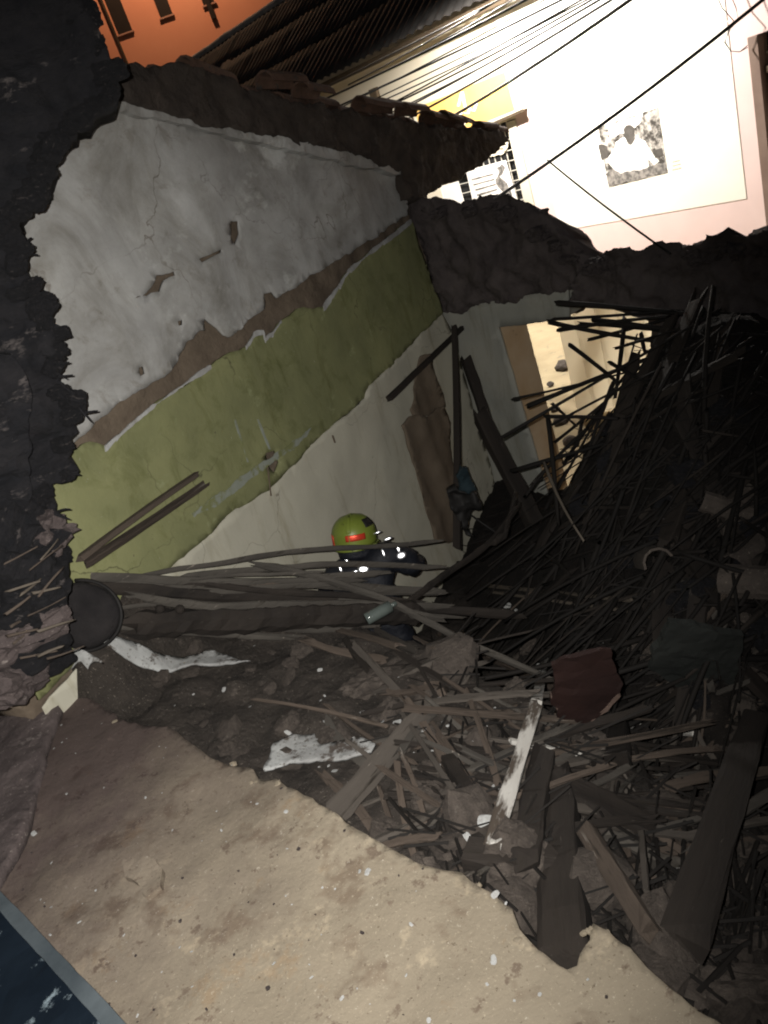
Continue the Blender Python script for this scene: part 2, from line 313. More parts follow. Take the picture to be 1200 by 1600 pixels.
def beam_mesh(L, w, h, seed, segs=7, rough=.12, taper=.1, bend=0.0, ragged=.5):
    """squared timber along X, uneven section, ragged ends"""
    rr = random.Random(seed); V = []; Fs = []
    sec = [(-.5, -.42), (-.42, -.5), (.42, -.5), (.5, -.42), (.5, .42), (.42, .5), (-.42, .5), (-.5, .42)]
    b1, b2 = rr.uniform(-1, 1)*bend, rr.uniform(-1, 1)*bend
    for i in range(segs+1):
        t = i/segs; s = 1-taper*t
        for k, (a, b) in enumerate(sec):
            x = t*L
            if i in (0, segs): x += rr.uniform(-1, 1)*ragged*w
            q = (1-(2*t-1)**2)
            V.append((x, a*w*s*(1+rr.uniform(-1, 1)*rough)+b1*q, b*h*s*(1+rr.uniform(-1, 1)*rough)+b2*q))
    for i in range(segs):
        for k in range(8): Fs.append((i*8+k, i*8+(k+1) % 8, (i+1)*8+(k+1) % 8, (i+1)*8+k))
    Fs.append(tuple(range(7, -1, -1))); Fs.append(tuple(segs*8+k for k in range(8)))
    return mesh(V, Fs)
def cane_mesh(L, r, seed, bend=.03, segs=5, sides=6, split=False):
    rr = random.Random(seed); V = []; Fs = []
    b1, b2 = rr.uniform(-1, 1)*bend*L, rr.uniform(-1, 1)*bend*L
    for i in range(segs+1):
        t = i/segs; q = 1-(2*t-1)**2; rad = r*(1-.35*t)*(1+rr.uniform(-.12, .12))
        for k in range(sides):
            a = 2*math.pi*k/sides
            V.append((t*L+(rr.uniform(-1.5, 1.5)*r if i in (0, segs) else 0), math.cos(a)*rad+b1*q, math.sin(a)*rad*(.55 if split else 1)+b2*q))
    for i in range(segs):
        for k in range(sides): Fs.append((i*sides+k, i*sides+(k+1) % sides, (i+1)*sides+(k+1) % sides, (i+1)*sides+k))
    Fs.append(tuple(range(sides-1, -1, -1))); Fs.append(tuple(segs*sides+k for k in range(sides)))
    return mesh(V, Fs)
def along(o, a, b, roll=0):
    d = (b-a); q = d.to_track_quat('X', 'Z') @ Quaternion((1, 0, 0), roll)
    o.matrix_world = Matrix.LocRotScale(a, q, Vector((1, 1, 1))); return o
def beam(name, a, b, w, h, m, label, cat='beam', group=None, roll=None, parent=None, **k):
    SEED[0] += 1
    o = obj(name, beam_mesh((b-a).length, w, h, SEED[0], **k), m)
    along(o, a, b, R.uniform(-.4, .4) if roll is None else roll)
    return tag(o, label, cat, group)
def cane(a, b, r, m='cane', label=None, group=None, name='cane_stick', cat='cane', **k):
    SEED[0] += 1
    o = obj(name, cane_mesh((b-a).length, r, SEED[0], **k), m, smooth=True); along(o, a, b, R.uniform(0, 6))
    return tag(o, label, cat, group)
def tube(name, pts, r, m, label=None, cat=None, group=None, parent=None, sides=6):
    V = []; Fs = []; n = len(pts)
    for i, p in enumerate(pts):
        t = (pts[min(i+1, n-1)]-pts[max(i-1, 0)]).normalized()
        x = t.orthogonal().normalized() if abs(t.z) > .95 else t.cross(Z).normalized(); y = t.cross(x)
        for k in range(sides):
            a = 2*math.pi*k/sides; V.append(p+x*math.cos(a)*r+y*math.sin(a)*r)
    for i in range(n-1):
        for k in range(sides): Fs.append((i*sides+k, i*sides+(k+1) % sides, (i+1)*sides+(k+1) % sides, (i+1)*sides+k))
    Fs.append(tuple(range(sides-1, -1, -1))); Fs.append(tuple((n-1)*sides+k for k in range(sides)))
    return tag(obj(name, mesh(V, Fs), m, parent, True), label, cat, group)
def sag(a, b, s, n=14): return [a.lerp(b, i/n)-Z*s*4*(i/n)*(1-i/n) for i in range(n+1)]
def lump_mesh(seed, flat=1.0, sub=2, box=.55, amp=.22):
    bm = bmesh.new(); rr = random.Random(seed)
    bmesh.ops.create_icosphere(bm, subdivisions=sub, radius=.5)
    off = Vector((rr.random()*50, rr.random()*50, rr.random()*50)); el = Vector((rr.uniform(.8, 1.3), rr.uniform(.6, 1), rr.uniform(.45, .8)*flat))
    for v in bm.verts:
        c = v.co.copy(); m_ = max(abs(c.x), abs(c.y), abs(c.z)); cube = c*(.42/m_) if m_ else c
        p = c.lerp(cube, box); p *= 1+amp*noise.fractal(c*2.6+off, .6, 2.1, 4)
        v.co = Vector((p.x*el.x, p.y*el.y, p.z*el.z))
    me = bpy.data.meshes.new('lump'); bm.to_mesh(me); bm.free(); return me

# ------------------------------------------------------------------ rubble surface height
def edge_q(x, y): return NF.x*x+NF.y*y-.66
def sstep(a, b, t):
    t = min(1, max(0, (t-a)/(b-a))); return t*t*(3-2*t)
def hbase(x, y):
    q = edge_q(x, y)
    h = 1.98-.14*max(q, -.2)
    pit = sstep(1.15, 1.75, q)*(1-sstep(.35, 1.5, x-.05*(y-4)))
    pit *= sstep(-1.45, -.85, x)
    h += .12*(1-sstep(-1.7, -.9, x))
    pit = max(pit, sstep(2.6, 3.3, q)*.8)
    h = h*(1-pit)+.32*pit
    d2 = ((x-2.15)/1.05)**2+((y-4.1)/1.5)**2
    d2 = ((x-2.45)/1.13)**2+((y-4.55)/1.45)**2; hz = 2.5*math.exp(-d2*.55)
    k = .25; m_ = max(h, hz); h = m_+max(0, k-abs(h-hz))**2/(4*k)
    h -= .35*math.exp(-(((x-.9)/.6)**2+((y-2.2)/.8)**2))
    h -= 1.15*sstep(.95, 1.7, x)*(1-sstep(2.3, 3.3, y))
    h = min(h, 2.06) if q < .12 else h
    dw = (x-CORNER.x)*WAL.N.x+(y-CORNER.y)*WAL.N.y
    uw = (x-CORNER.x)*EW.x+(y-CORNER.y)*EW.y
    h += .46*(1-sstep(.0, .26, dw))*(1-sstep(-1.55, -1.0, x))*sstep(-5.35, -5.0, uw)
    return h
def H(x, y):
    return hbase(x, y)+.10*fr((x, y, 1.7), 1.6, 5)+.035*fr((x, y, 8.1), 7, 3)
def RB(px, py, up=0):
    """point of the rubble surface seen through a pixel"""
    r = ray(px, py); t = 1.5
    while t < 12:
        p = CAM+r*t
        if p.z <= H(p.x, p.y)+up: break
        t += .03
    return CAM+r*t

# ================================================================== SETTING
gme = mesh([(-300, -300, -.03), (300, -300, -.03), (300, 300, -.03), (-300, 300, -.03)], [(0, 1, 2, 3)])
tag(obj('ground', gme, 'ground'), kind='structure')
# street strip between the two fronts
def street():
    V = []; Fs = []; nu, nv = 120, 40; u0, u1, n0, n1 = -14, 10, 5.4, 13.6
    for j in range(nv+1):
        for i in range(nu+1):
            p = NF*(n0+(n1-n0)*j/nv)+EF*(u0+(u1-u0)*i/nu)
            V.append((p.x, p.y, .02+.05*max(-.3, fr((p.x, p.y, 0), .9, 5))))
    for j in range(nv):
        for i in range(nu): a = j*(nu+1)+i; Fs.append((a, a+1, a+nu+2, a+nu+1))
    tag(obj('street', mesh(V, Fs), 'street', None, True), kind='structure')
street()
# rubble sheet
def rubble():
    xs = np.arange(-3.2, 5.0, .035); ys = np.arange(.2, 8.2, .035); V = []; Fs = []; nx = len(xs)
    for y in ys:
        for x in xs: V.append((x, y, H(x, y)))
    def ok(x, y):
        return NF.x*x+NF.y*y < 5.45 and (Vector((x, y, 0))-CORNER).dot(WAL.N) > -.1
    for j in range(len(ys)-1):
        for i in range(nx-1):
            if ok(xs[i], ys[j]): a = j*nx+i; Fs.append((a, a+1, a+nx+1, a+nx))
    me = mesh(V, Fs); bm = bmesh.new(); bm.from_mesh(me)
    bmesh.ops.delete(bm, geom=[v for v in bm.verts if not v.link_faces], context='VERTS'); bm.to_mesh(me); bm.free()
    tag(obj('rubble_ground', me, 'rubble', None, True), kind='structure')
rubble()
# near earth ledge the photographer stands on
EDGE = [(60, 1042), (100, 1065), (165, 1110), (215, 1130), (270, 1140), (345, 1190), (395, 1200), (400, 1216), (432, 1218), (500, 1260), (560, 1300), (620, 1331),
        (685, 1357), (720, 1360), (770, 1395), (800, 1420), (812, 1452), (840, 1482), (885, 1511), (900, 1505), (905, 1485), (926, 1440), (950, 1452), (985, 1480),
        (1010, 1512), (1050, 1547), (1090, 1580), (1145, 1610), (1220, 1690)]
LOUT = FLO.pxs(EDGE)+[(1.6, -.2), (1.4, -1.2), (-5, -1.2), (-5, 4.6), (-3.2, 4.3)]
plate('earth_ledge', LOUT, FLO, .55, 'dirt', uv=True, kind='structure', spacing=.035, relief=.018, rscale=2.2, jag=.016, seg=.02, smooth=True)

# ================================================================== COLLAPSED HOUSE: side wall
gw = empty('gable_wall', tuple(WAL.w(-2, .3)), 'leaning gable wall with white plaster above a green painted band', 'wall')
UPB = [(640, 335), (560, 386), (480, 436), (432, 466), (425, 457), (412, 459), (414, 482), (395, 496), (357, 527), (335, 510), (318, 497), (321, 516), (300, 530), (285, 546), (270, 572), (200, 622), (160, 652), (112, 696)]
GTOP = [(643, 343), (600, 376), (548, 419), (531, 444), (506, 478), (470, 481), (440, 501), (426, 520), (415, 529), (412, 517), (398, 519), (385, 541), (330, 571), (240, 632), (182, 682), (165, 697), (140, 690), (108, 708)]
GBOT = [(692, 488), (640, 541), (600, 580), (576, 603), (570, 622), (545, 646), (490, 692), (420, 767), (360, 802), (300, 857), (245, 902)]
WT = [(632, 262), (560, 240), (480, 222), (380, 200), (290, 180), (180, 158)]
cu = WAL.pxs([(640, 258), (560, 238), (480, 220), (380, 198), (290, 178), (170, 152)])
core = [(0.3, .1), (0.3, 3.5)]+cu+[(-4.0, 4.9), (-4.9, 4.4), (-5.4, 3.2), (-5.6, .1)]
plate('adobe_core', core, WAL.off(-.075), .40, 'adobe_strip', gw, uv=True, spacing=.05, relief=.03, rscale=4, smooth=True, jag=.05)
up = WAL.pxs(list(reversed(WT)))
upo = up+[WAL.px(638, 300)]+WAL.pxs(UPB)+[(-4.7, 3.3), (-4.62, 4.2), (-4.2, 4.75)]
plate('upper_plaster', upo, WAL, .012, 'plaster_up', gw, uv=True, spacing=.06, relief=.035, rscale=1.2, jag=.028, seg=.022, smooth=True,
      holes=[[(361, 345), (372, 345), (374, 365), (367, 386), (359, 372)], [(205, 468), (234, 450), (244, 430), (272, 424), (274, 430), (256, 438), (249, 456), (228, 463)],
             [(272, 178+10), (318, 190+6), (318, 206), (275, 198)], [(216, 575), (223, 572), (226, 584), (219, 588)], [(310, 405), (345, 390), (345, 394), (314, 411)], [(277, 502), (285, 499), (284, 508), (278, 509)]])
go = WAL.pxs(GTOP)+[(-5.3, 3.2), (-5.4, 2.35)]+WAL.pxs(list(reversed(GBOT)))
plate('green_plaster', go, WAL.off(.004), .02, 'green', gw, uv=True, spacing=.06, relief=.012, rscale=1.6, jag=.02, seg=.022, smooth=True,
      holes=[[(415, 708), (430, 704), (437, 722), (430, 740), (420, 728)]])
lo = WAL.pxs(GBOT)+[(-5.4, 2.3), (-5.4, .2), (-.02, .2), (-.02, 2.3)]
plate('lower_plaster', lo, WAL.off(.001), .018, 'plaster_low', gw, uv=True, spacing=.07, relief=.02, rscale=1.4, jag=.016, seg=.03, smooth=True)
# pale lip of plaster along the wall head
plate('plaster_ledge', [(182, 158), (300, 180), (480, 222), (632, 262), (634, 276), (560, 258), (480, 240), (390, 217), (300, 197), (195, 172)], WAL.off(.06), .06, 'plaster_up', gw, spacing=.08, relief=.02, jag=.02, seg=.03)
# chipped white rim along the green band
for i in range(len(GTOP)-3):
    a, b = GTOP[i], GTOP[i+1]
    if R.random() < .75:
        plate('plaster_chip', [(a[0], a[1]-1), (b[0], b[1]-1), (b[0]+1, b[1]+R.uniform(4, 9)), ((a[0]+b[0])/2, (a[1]+b[1])/2+R.uniform(2, 9)), (a[0]+1, a[1]+R.uniform(3, 7))], WAL.off(.018), .01, 'flake', gw, spacing=.1, relief=.004, jag=.012, seg=.012)
# scraped grey stripe on the band
plate('scrape_mark', [(300, 803), (345, 768), (400, 728), (455, 692), (488, 664), (492, 668), (462, 698), (405, 740), (350, 782), (304, 808)], WAL.off(.014), .006, 'scrape', gw, spacing=.1, relief=.002, jag=.03, seg=.015)
for (a, b) in (((366, 655), (388, 722)), ((402, 655), (422, 702)), ((418, 730), (424, 775)), ((545, 655), (548, 668)), ((519, 680), (524, 692))):
    plate('gouge', [a, (a[0]+2, a[1]), (b[0]+1, b[1]), (b[0]-1, b[1])], WAL.off(.016), .006, 'scrape' if a[1] == 655 and a[0] < 500 else 'adobe_strip', gw, spacing=.2, relief=0, jag=.008, seg=.02)

# roof strip left on the gable
rf = empty('roof_remnant', tuple(WAL.pw(400, 180)), 'strip of mud and clay tile roof still on the gable', 'roof')
RT = [(120, 78), (165, 88), (215, 95), (300, 107), (345, 113), (430, 150), (470, 158), (530, 168), (600, 182), (640, 190), (700, 198), (760, 202), (800, 214), (786, 228), (742, 262), (725, 276), (692, 291), (672, 302),
      (660, 314), (640, 310), (632, 292), (630, 264), (560, 242), (480, 224), (380, 202), (290, 182), (180, 160), (130, 165)]
plate('roof_mud', RT, WAL.off(.09), 1.0, 'roofmud', rf, spacing=.03, relief=.05, rscale=3.5, smooth=True, jag=.05, seg=.025)
def tile_mesh(L=.42, r=.085, th=.014):
    V = []; Fs = []; n = 7
    for i, x in enumerate((0, L)):
        for rad in (r*(1+.12*(1-i)), r*(1+.12*(1-i))-th):
            for k in range(n):
                a = math.pi*k/(n-1); V.append((x, math.cos(a)*rad, math.sin(a)*rad))
    for k in range(n-1):
        Fs += [(k, k+1, 2*n+k+1, 2*n+k), (n+k+1, n+k, 3*n+k, 3*n+k+1), (k+1, k, n+k, n+k+1), (2*n+k, 2*n+k+1, 3*n+k+1, 3*n+k)]
    Fs += [(0, 2*n, 3*n, n), (2*n-1, 4*n-1, 3*n-1, n-1)]
    return mesh(V, Fs)
TILE = tile_mesh(); TILE.materials.append(M['tile'])
slope = (Vector(WAL.pw(760, 202))-Vector(WAL.pw(300, 107))).normalized()
for row in range(3):
    for i in range(13):
        a = Vector(WAL.pw(300, 107)); b = Vector(WAL.pw(775, 205))
        p = a.lerp(b, i/12)-WAL.N*(.02+row*.24)+Z*R.uniform(-.03, .02)+slope*R.uniform(-.04, .04)
        if row == 0 and i in (1, 4): continue
        t = bpy.data.objects.new('tile', TILE); COL.objects.link(t)
        x = slope; y = Vector((-slope.y, slope.x, 0)).normalized(); z = x.cross(y)
        rot = Matrix((x, y, z)).transposed() @ Matrix.Rotation(R.uniform(-.15, .15), 3, 'Z') @ Matrix.Rotation(R.uniform(-.1, .1), 3, 'Y')
        t.matrix_world = Matrix.Translation(p-slope*.1) @ rot.to_4x4()
        t.parent = rf; t.matrix_parent_inverse = rf.matrix_world.inverted()

# ------------------------------------------------------------------ street front with doorway
RIDGE = []
fw = empty('front_wall', tuple(FAC.w(0, .3)), 'broken adobe street front with a grey plastered doorway', 'wall')
cF = FAC.px(697, 489)[0]
fin = [(cF-.3, .2), (cF-.3, 2.46)]+FAC.pxs([(700, 484), (790, 468), (887, 450), (889, 497), (778, 512), (816, 640), (856, 776)])+[(FAC.px(856, 776)[0]+.03, .2)]
plate('inner_plaster', fin, FAC, .03, 'facade_in', fw, uv=True, spacing=.1, relief=.015, rscale=1.5, jag=.008, seg=.04, smooth=True)
jl = FAC.px(782, 512)[0]
fcore = [(cF-.05, .2), (cF-.05, 2.6), (jl-.02, 2.44), (jl, .2)]
plate('jamb_core', fcore, FAC.off(-.032), .36, 'jamb', fw, uv=True, spacing=.1, relief=.01, rscale=3, jag=.012, seg=.04)
lin = FAC.pxs([(697, 487), (780, 505), (889, 494), (889, 452), (790, 470), (698, 480)])
plate('lintel', lin, FAC.off(-.034), .34, 'facade_in', fw, uv=True, spacing=.12, relief=.01, rscale=3, jag=.01, seg=.05)
FT = [(590, 330), (636, 312), (680, 306), (720, 318), (745, 312), (782, 304), (806, 310), (832, 325), (862, 348), (872, 362), (893, 375), (900, 392), (922, 402), (921, 408), (905, 430), (889, 452), (790, 470), (700, 484), (660, 490), (630, 500), (600, 400)]
plate('broken_adobe', FT, FAC.off(.04), .45, 'adobe_facade', fw, spacing=.035, relief=.09, rscale=3, smooth=True, bd=.30, jag=.05, seg=.02)
RG = [(912, 412), (930, 405), (958, 388), (975, 384), (1000, 388), (1012, 385), (1028, 380), (1046, 382), (1062, 388), (1075, 384), (1100, 376), (1108, 362), (1122, 365), (1134, 358), (1142, 368), (1165, 366), (1195, 356), (1260, 345),
      (1270, 560), (1100, 520), (1000, 492), (940, 480), (890, 470), (889, 445), (905, 425)]
plate('fallen_wall_head', RG, FAC.off(.10), .5, 'adobe_facade', fw, spacing=.035, relief=.12, rscale=3, smooth=True, bd=.30, jag=.06, seg=.02)
plate('adobe_wall', [(1012, 484), (1290, 470), (1400, 940), (1075, 900)], FAC.off(-.03), .42, 'adobe', fw, spacing=.08, relief=.05, rscale=4, jag=.05, seg=.03, smooth=True)

for (x, y, s_, n_) in ((660, 318, .20, .1), (700, 318, .22, .2), (738, 320, .24, .15), (772, 315, .26, .05), (800, 322, .22, .2), (826, 338, .24, .1), (850, 352, .22, .15), (872, 374, .24, .1), (896, 394, .2, .15), (940, 402, .22, .2), (965, 398, .26, .1), (992, 398, .2, .2), (1030, 394, .24, .15), (1066, 398, .24, .1), (1100, 386, .28, .15), (1128, 376, .24, .1), (1160, 378, .26, .15), (1190, 372, .26, .1)):
    RIDGE.append((x, y, s_, n_))
# ================================================================== left stump of the torn wall
st = empty('wall_stump', tuple(P(20, 900, 3.9)), 'dark torn adobe wall end with ragged straw edge', 'wall')
def facing(px, py, d):
    O = P(px, py, d); n = (CAM-O); n.z = 0; n.normalize(); u = Z.cross(n)
    return Frame(O, u, Z, n)
S1 = [(125, -30), (142, 30), (172, 92), (188, 145), (176, 160), (150, 172), (140, 190), (118, 205), (92, 228), (82, 262), (70, 300), (58, 320), (20, 350), (8, 372), (-60, 400), (-200, 350), (-220, -40)]
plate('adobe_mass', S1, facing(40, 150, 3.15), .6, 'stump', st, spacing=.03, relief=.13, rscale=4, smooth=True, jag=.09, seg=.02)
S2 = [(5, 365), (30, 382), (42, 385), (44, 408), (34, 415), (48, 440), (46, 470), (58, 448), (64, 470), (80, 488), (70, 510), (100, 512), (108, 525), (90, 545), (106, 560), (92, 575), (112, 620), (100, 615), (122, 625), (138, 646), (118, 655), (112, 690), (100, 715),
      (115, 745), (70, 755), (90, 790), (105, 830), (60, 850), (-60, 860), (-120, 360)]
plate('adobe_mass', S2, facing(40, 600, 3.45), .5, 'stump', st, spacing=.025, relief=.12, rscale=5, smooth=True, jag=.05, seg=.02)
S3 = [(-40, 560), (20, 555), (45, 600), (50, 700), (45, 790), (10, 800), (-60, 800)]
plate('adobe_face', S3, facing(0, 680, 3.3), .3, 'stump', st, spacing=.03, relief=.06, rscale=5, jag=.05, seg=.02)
# frayed straw along the torn edge
for i in range(30):
    k = R.randrange(1, 27); a = S2[k]; b = S2[k+1] if k < 27 else S2[k]
    t = R.random(); x, y = a[0]+(b[0]-a[0])*t, a[1]+(b[1]-a[1])*t
    d = 3.42; p = P(x-8, y, d); q = P(x+R.uniform(2, 16), y+R.uniform(-14, 26), d+R.uniform(-.1, .1))
    SEED[0] += 1; o = obj('straw', cane_mesh((q-p).length, .006, SEED[0], .08, 3, 4), 'stump'); along(o, p, q); mw = o.matrix_world.copy(); o.parent = st; o.matrix_world = mw
# lumps beneath it, down to the ledge
LUMPS = [lump_mesh(i, 1, 4, R.uniform(.4, .85), R.uniform(.18, .34)) for i in range(10)]
SMALL = [lump_mesh(40+i, 1, 2, R.uniform(.5, .95), R.uniform(.18, .3)) for i in range(14)]
FLAT = [lump_mesh(80+i, .22, 2, R.uniform(.5, .9), .3) for i in range(10)]
for me in LUMPS+SMALL: me.materials.append(M['chunk'])
for me in FLAT: me.materials.append(M['flake'])
for x, y, s_, n_ in RIDGE:
    me = LUMPS[R.randrange(10)].copy(); me.materials.clear(); me.materials.append(M['adobe_facade'])
    o = obj('adobe_brick', me, None, fw); o.matrix_world = Matrix.Translation(FAC.pw(x, y+8, n_-.12)) @ Matrix.Rotation(R.uniform(0, 6), 4, 'Z') @ Matrix.Diagonal((s_, s_, s_*.8, 1))
SO = facing(40, 150, 3.15); SO2 = facing(40, 600, 3.45)
for fr2, out, n_, lo_, hi_ in ((SO, S1, 16, 1, 13), (SO2, S2, 16, 1, 26)):
    for i in range(n_):
        k = lo_+(hi_-lo_)*i/n_; a = out[int(k)]; b = out[int(k)+1]; t = k-int(k); s_ = R.uniform(.07, .16)
        me = LUMPS[R.randrange(10)].copy(); me.materials.clear(); me.materials.append(M['stump'])
        o = obj('adobe_clod', me, None, st); o.matrix_world = Matrix.Translation(fr2.pw(a[0]+(b[0]-a[0])*t-12, a[1]+(b[1]-a[1])*t-4, .02)) @ Matrix.Rotation(R.uniform(0, 6), 4, 'Z') @ Matrix.Rotation(R.uniform(-1, 1), 4, 'X') @ Matrix.Diagonal((s_, s_, s_, 1))
def lump(name, me, p, s, label, cat, group=None, m=None, tilt=.5):
    o = bpy.data.objects.new(name, me); COL.objects.link(o)
    o.location = p; o.rotation_euler = (R.uniform(-tilt, tilt), R.uniform(-tilt, tilt), R.uniform(0, 6.28)); o.scale = (s*R.uniform(.8, 1.2), s*R.uniform(.8, 1.2), s*R.uniform(.8, 1.2))
    return tag(o, label, cat, group)
def solo(me, m):
    c = me.copy(); c.materials.clear(); c.materials.append(M[m]); return c
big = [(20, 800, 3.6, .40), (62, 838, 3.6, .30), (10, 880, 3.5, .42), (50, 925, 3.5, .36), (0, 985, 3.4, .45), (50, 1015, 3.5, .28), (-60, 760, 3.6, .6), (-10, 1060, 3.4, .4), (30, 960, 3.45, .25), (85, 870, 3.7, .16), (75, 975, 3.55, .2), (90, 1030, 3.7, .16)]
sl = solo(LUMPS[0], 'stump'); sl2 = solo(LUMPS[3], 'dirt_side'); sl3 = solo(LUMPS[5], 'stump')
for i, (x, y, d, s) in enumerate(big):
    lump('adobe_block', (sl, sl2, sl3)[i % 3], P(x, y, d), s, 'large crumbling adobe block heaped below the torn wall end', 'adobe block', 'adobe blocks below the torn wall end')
# splintered reeds among the blocks
for i in range(16):
    x, y = R.uniform(0, 80), R.uniform(860, 1040); d = 3.25
    p = P(x, y, d); q = P(x+R.uniform(25, 60), y-R.uniform(0, 45), d+R.uniform(0, .15))
    cane(p, q, R.uniform(.004, .009), 'cane_pale' if i % 3 == 0 else 'wood_brown', 'short splintered reed stuck in the adobe blocks by the torn wall', 'reeds in the adobe blocks')

# ================================================================== FAR SIDE OF THE STREET
fb = empty('street_building', tuple(FAR.w(0, 0)), 'brightly lit white house front across the street', 'building')
U = lambda x, y: FAR.px(x, y)
dado = U(1025, 335)[1]; eavez = 4.2+.113*13.5
pl, pr = U(862, 300)[0], U(1155, 200)[0]
wu0, wu1 = U(690, 300)[0], U(795, 200)[0]     # window opening
wv1 = U(775, 195)[1]; wv0 = .9
dr0 = U(1170, 80)[0]; dv1 = U(1170, 58)[1]
# wall as pieces round the window and the door
fbox('wall', FAR, -42, wu0, 0, eavez+.3, -.4, 0, 'far_cream', fb)
fbox('wall', FAR, wu0, wu1+.22, wv1, eavez+.3, -.4, 0, 'far_cream', fb)
fbox('wall', FAR, wu0, wu1+.22, 0, wv0, -.4, 0, 'far_pink', fb)
fbox('wall', FAR, wu1+.22, dr0, 0, eavez+.3, -.4, 0, 'far_pink', fb)
fbox('wall', FAR, dr0, dr0+1.6, dv1, eavez+.3, -.4, 0, 'far_pink', fb)
fbox('wall', FAR, dr0+1.6, 9, 0, eavez+.3, -.4, 0, 'far_pink', fb)
fbox('white_panel', FAR, pl, pr, dado, U(1140, 50)[1]+.15, 0.002, .010, 'far_white', fb, .006)
fbox('upper_band', FAR, wu1+.25, pr, U(1140, 50)[1]+.17, eavez+.25, .002, .010, 'far_white', fb, .006)
# window with grille and recess
wd = fbox('window', FAR, wu0, wu1, wv0, wv1, -.36, -.34, 'glass', fb)
fbox('jamb_post', FAR, wu1-.02, wu1+.2, wv0, wv1-.02, -.3, .02, 'sign_frame', fb, .01)
fbox('sill', FAR, wu0, wu1, wv0-.06, wv0, -.3, .08, 'far_white', fb, .01)
for i in range(9):
    u = wu1-.12-i*.17; fbox('grille_bar', FAR, u-.008, u+.008, wv0, wv1, -.12, -.10, 'iron', wd)
for j in range(10):
    v = wv1-.14-j*.2; fbox('grille_bar', FAR, wu0, wu1-.03, v-.008, v+.008, -.10, -.085, 'iron', wd)
for k in range(5):
    u = wu1-.25-k*.28; fbox('grille_square', FAR, u-.07, u+.07, wv1-.30, wv1-.16, -.085, -.075, 'iron', wd)
# gathered curtain piece
plate('curtain', [(718, 262), (735, 255), (760, 246), (790, 236), (795, 222), (770, 232), (735, 245), (715, 252)], FAR.off(-.06), .02, 'sign_frame', fb, spacing=.06, relief=.08, rscale=9, jag=.05, seg=.04)
def board(name, c, fr_, m, label, cat, th=.02, off=.0):
    return plate(name, c, fr_.off(off), th, m, None, label, cat, spacing=.4, relief=0, jag=0, seg=2)
b1 = empty('notice_sheet', tuple(FAR.pw(765, 285)), 'white printed notice with grey picture in the street window', 'notice')
plate('paper', [(728, 267), (790, 250), (808, 312), (742, 330)], FAR.off(-.01), .01, 'print_white', b1, spacing=.4, relief=0, jag=0, seg=2)
plate('printed_figure', [(776, 262), (784, 256), (789, 262), (785, 272), (780, 276), (792, 286), (800, 305), (790, 304), (778, 292), (774, 282), (780, 270)], FAR.off(-.004), .004, 'print_mid', b1, spacing=.2, relief=0, jag=.02, seg=.03)
for k in range(5): plate('text_line', [(736+k*3, 280+k*8), (770+k*2, 271+k*8), (771+k*2, 273+k*8), (737+k*3, 282+k*8)], FAR.off(-.004), .004, 'print_mid', b1, spacing=.4, relief=0, jag=.008, seg=.06)
board('notice_sheet', [(672, 296), (716, 283), (728, 325), (684, 340)], FAR, 'print_white', 'blank white sheet beside the printed notice in the window', 'notice', .01, -.012)
# yellow sign box
sg = empty('shop_sign', tuple(FAR.pw(730, 160)), 'yellow orange shop sign with white script over the window', 'sign')
su0, sv0 = U(655, 215); su1, sv1 = U(795, 108)
SF = FAR.off(.18)
sc_ = SF.pxs([(642, 166), (797, 104), (816, 172), (660, 236)])
plate('sign_box', [(642, 166), (797, 104), (816, 172), (660, 236)], FAR.off(.17), .16, 'sign_frame', sg, spacing=.5, relief=0, jag=0, seg=3)
plate('sign_face', [(647, 170), (788, 112), (804, 172), (664, 228)], FAR.off(.176), .004, 'sign', sg, spacing=.5, relief=0, jag=0, seg=3)
plate('sign_edge', [(742, 203), (815, 171), (817, 175), (744, 207)], FAR.off(.20), .05, 'fascia', sg, spacing=.5, relief=0, jag=0, seg=3)
for st_ in ([(690, 186), (696, 196), (706, 178)], [(702, 184), (706, 190), (714, 176)], [(711, 182), (717, 186), (722, 172)], [(716, 166), (722, 143), (727, 168)], [(724, 176), (731, 178), (735, 164)], [(734, 170), (740, 174), (745, 160)], [(700, 196), (708, 202), (718, 192)], [(716, 196), (722, 198), (728, 188)]):
    for (x0, y0), (x1, y1) in zip(st_, st_[1:]):
        plate('lettering', [(x0-2, y0), (x0+2, y0), (x1+2, y1), (x1-2, y1)], SF.off(.0), .002, 'print_white', sg, spacing=.3, relief=0, jag=.01, seg=.05)
# door on the right with transom lattice
dd = fbox('door', FAR, dr0, dr0+1.6, 0, dv1, -.32, -.28, 'glass', fb)
fbox('door_frame', FAR, dr0, dr0+.16, 0, dv1, -.28, .02, 'door_frame', dd, .01)
fbox('transom_rail', FAR, dr0+.2, dr0+1.6, U(1185, 118)[1], U(1185, 118)[1]+.1, -.25, -.05, 'door_wood', dd, .01)
for k in range(6): fbox('transom_bar', FAR, dr0+.32+.24*k, dr0+.345+.24*k, U(1185, 112)[1]+.05, dv1-.02, -.2, -.17, 'iron', dd)
fbox('transom_bar', FAR, dr0+.18, dr0+1.6, dv1-.30, dv1-.275, -.2, -.17, 'iron', dd)
for k in range(3): fbox('door_board', FAR, dr0+.30+.33*k, dr0+.61+.33*k, 0, U(1185, 118)[1]-.01, -.2, -.1, 'door_wood', dd, .008)
fbox('latch', FAR, dr0+.28, dr0+.36, 2.45, 2.6, -.1, -.04, 'iron', dd, .006)
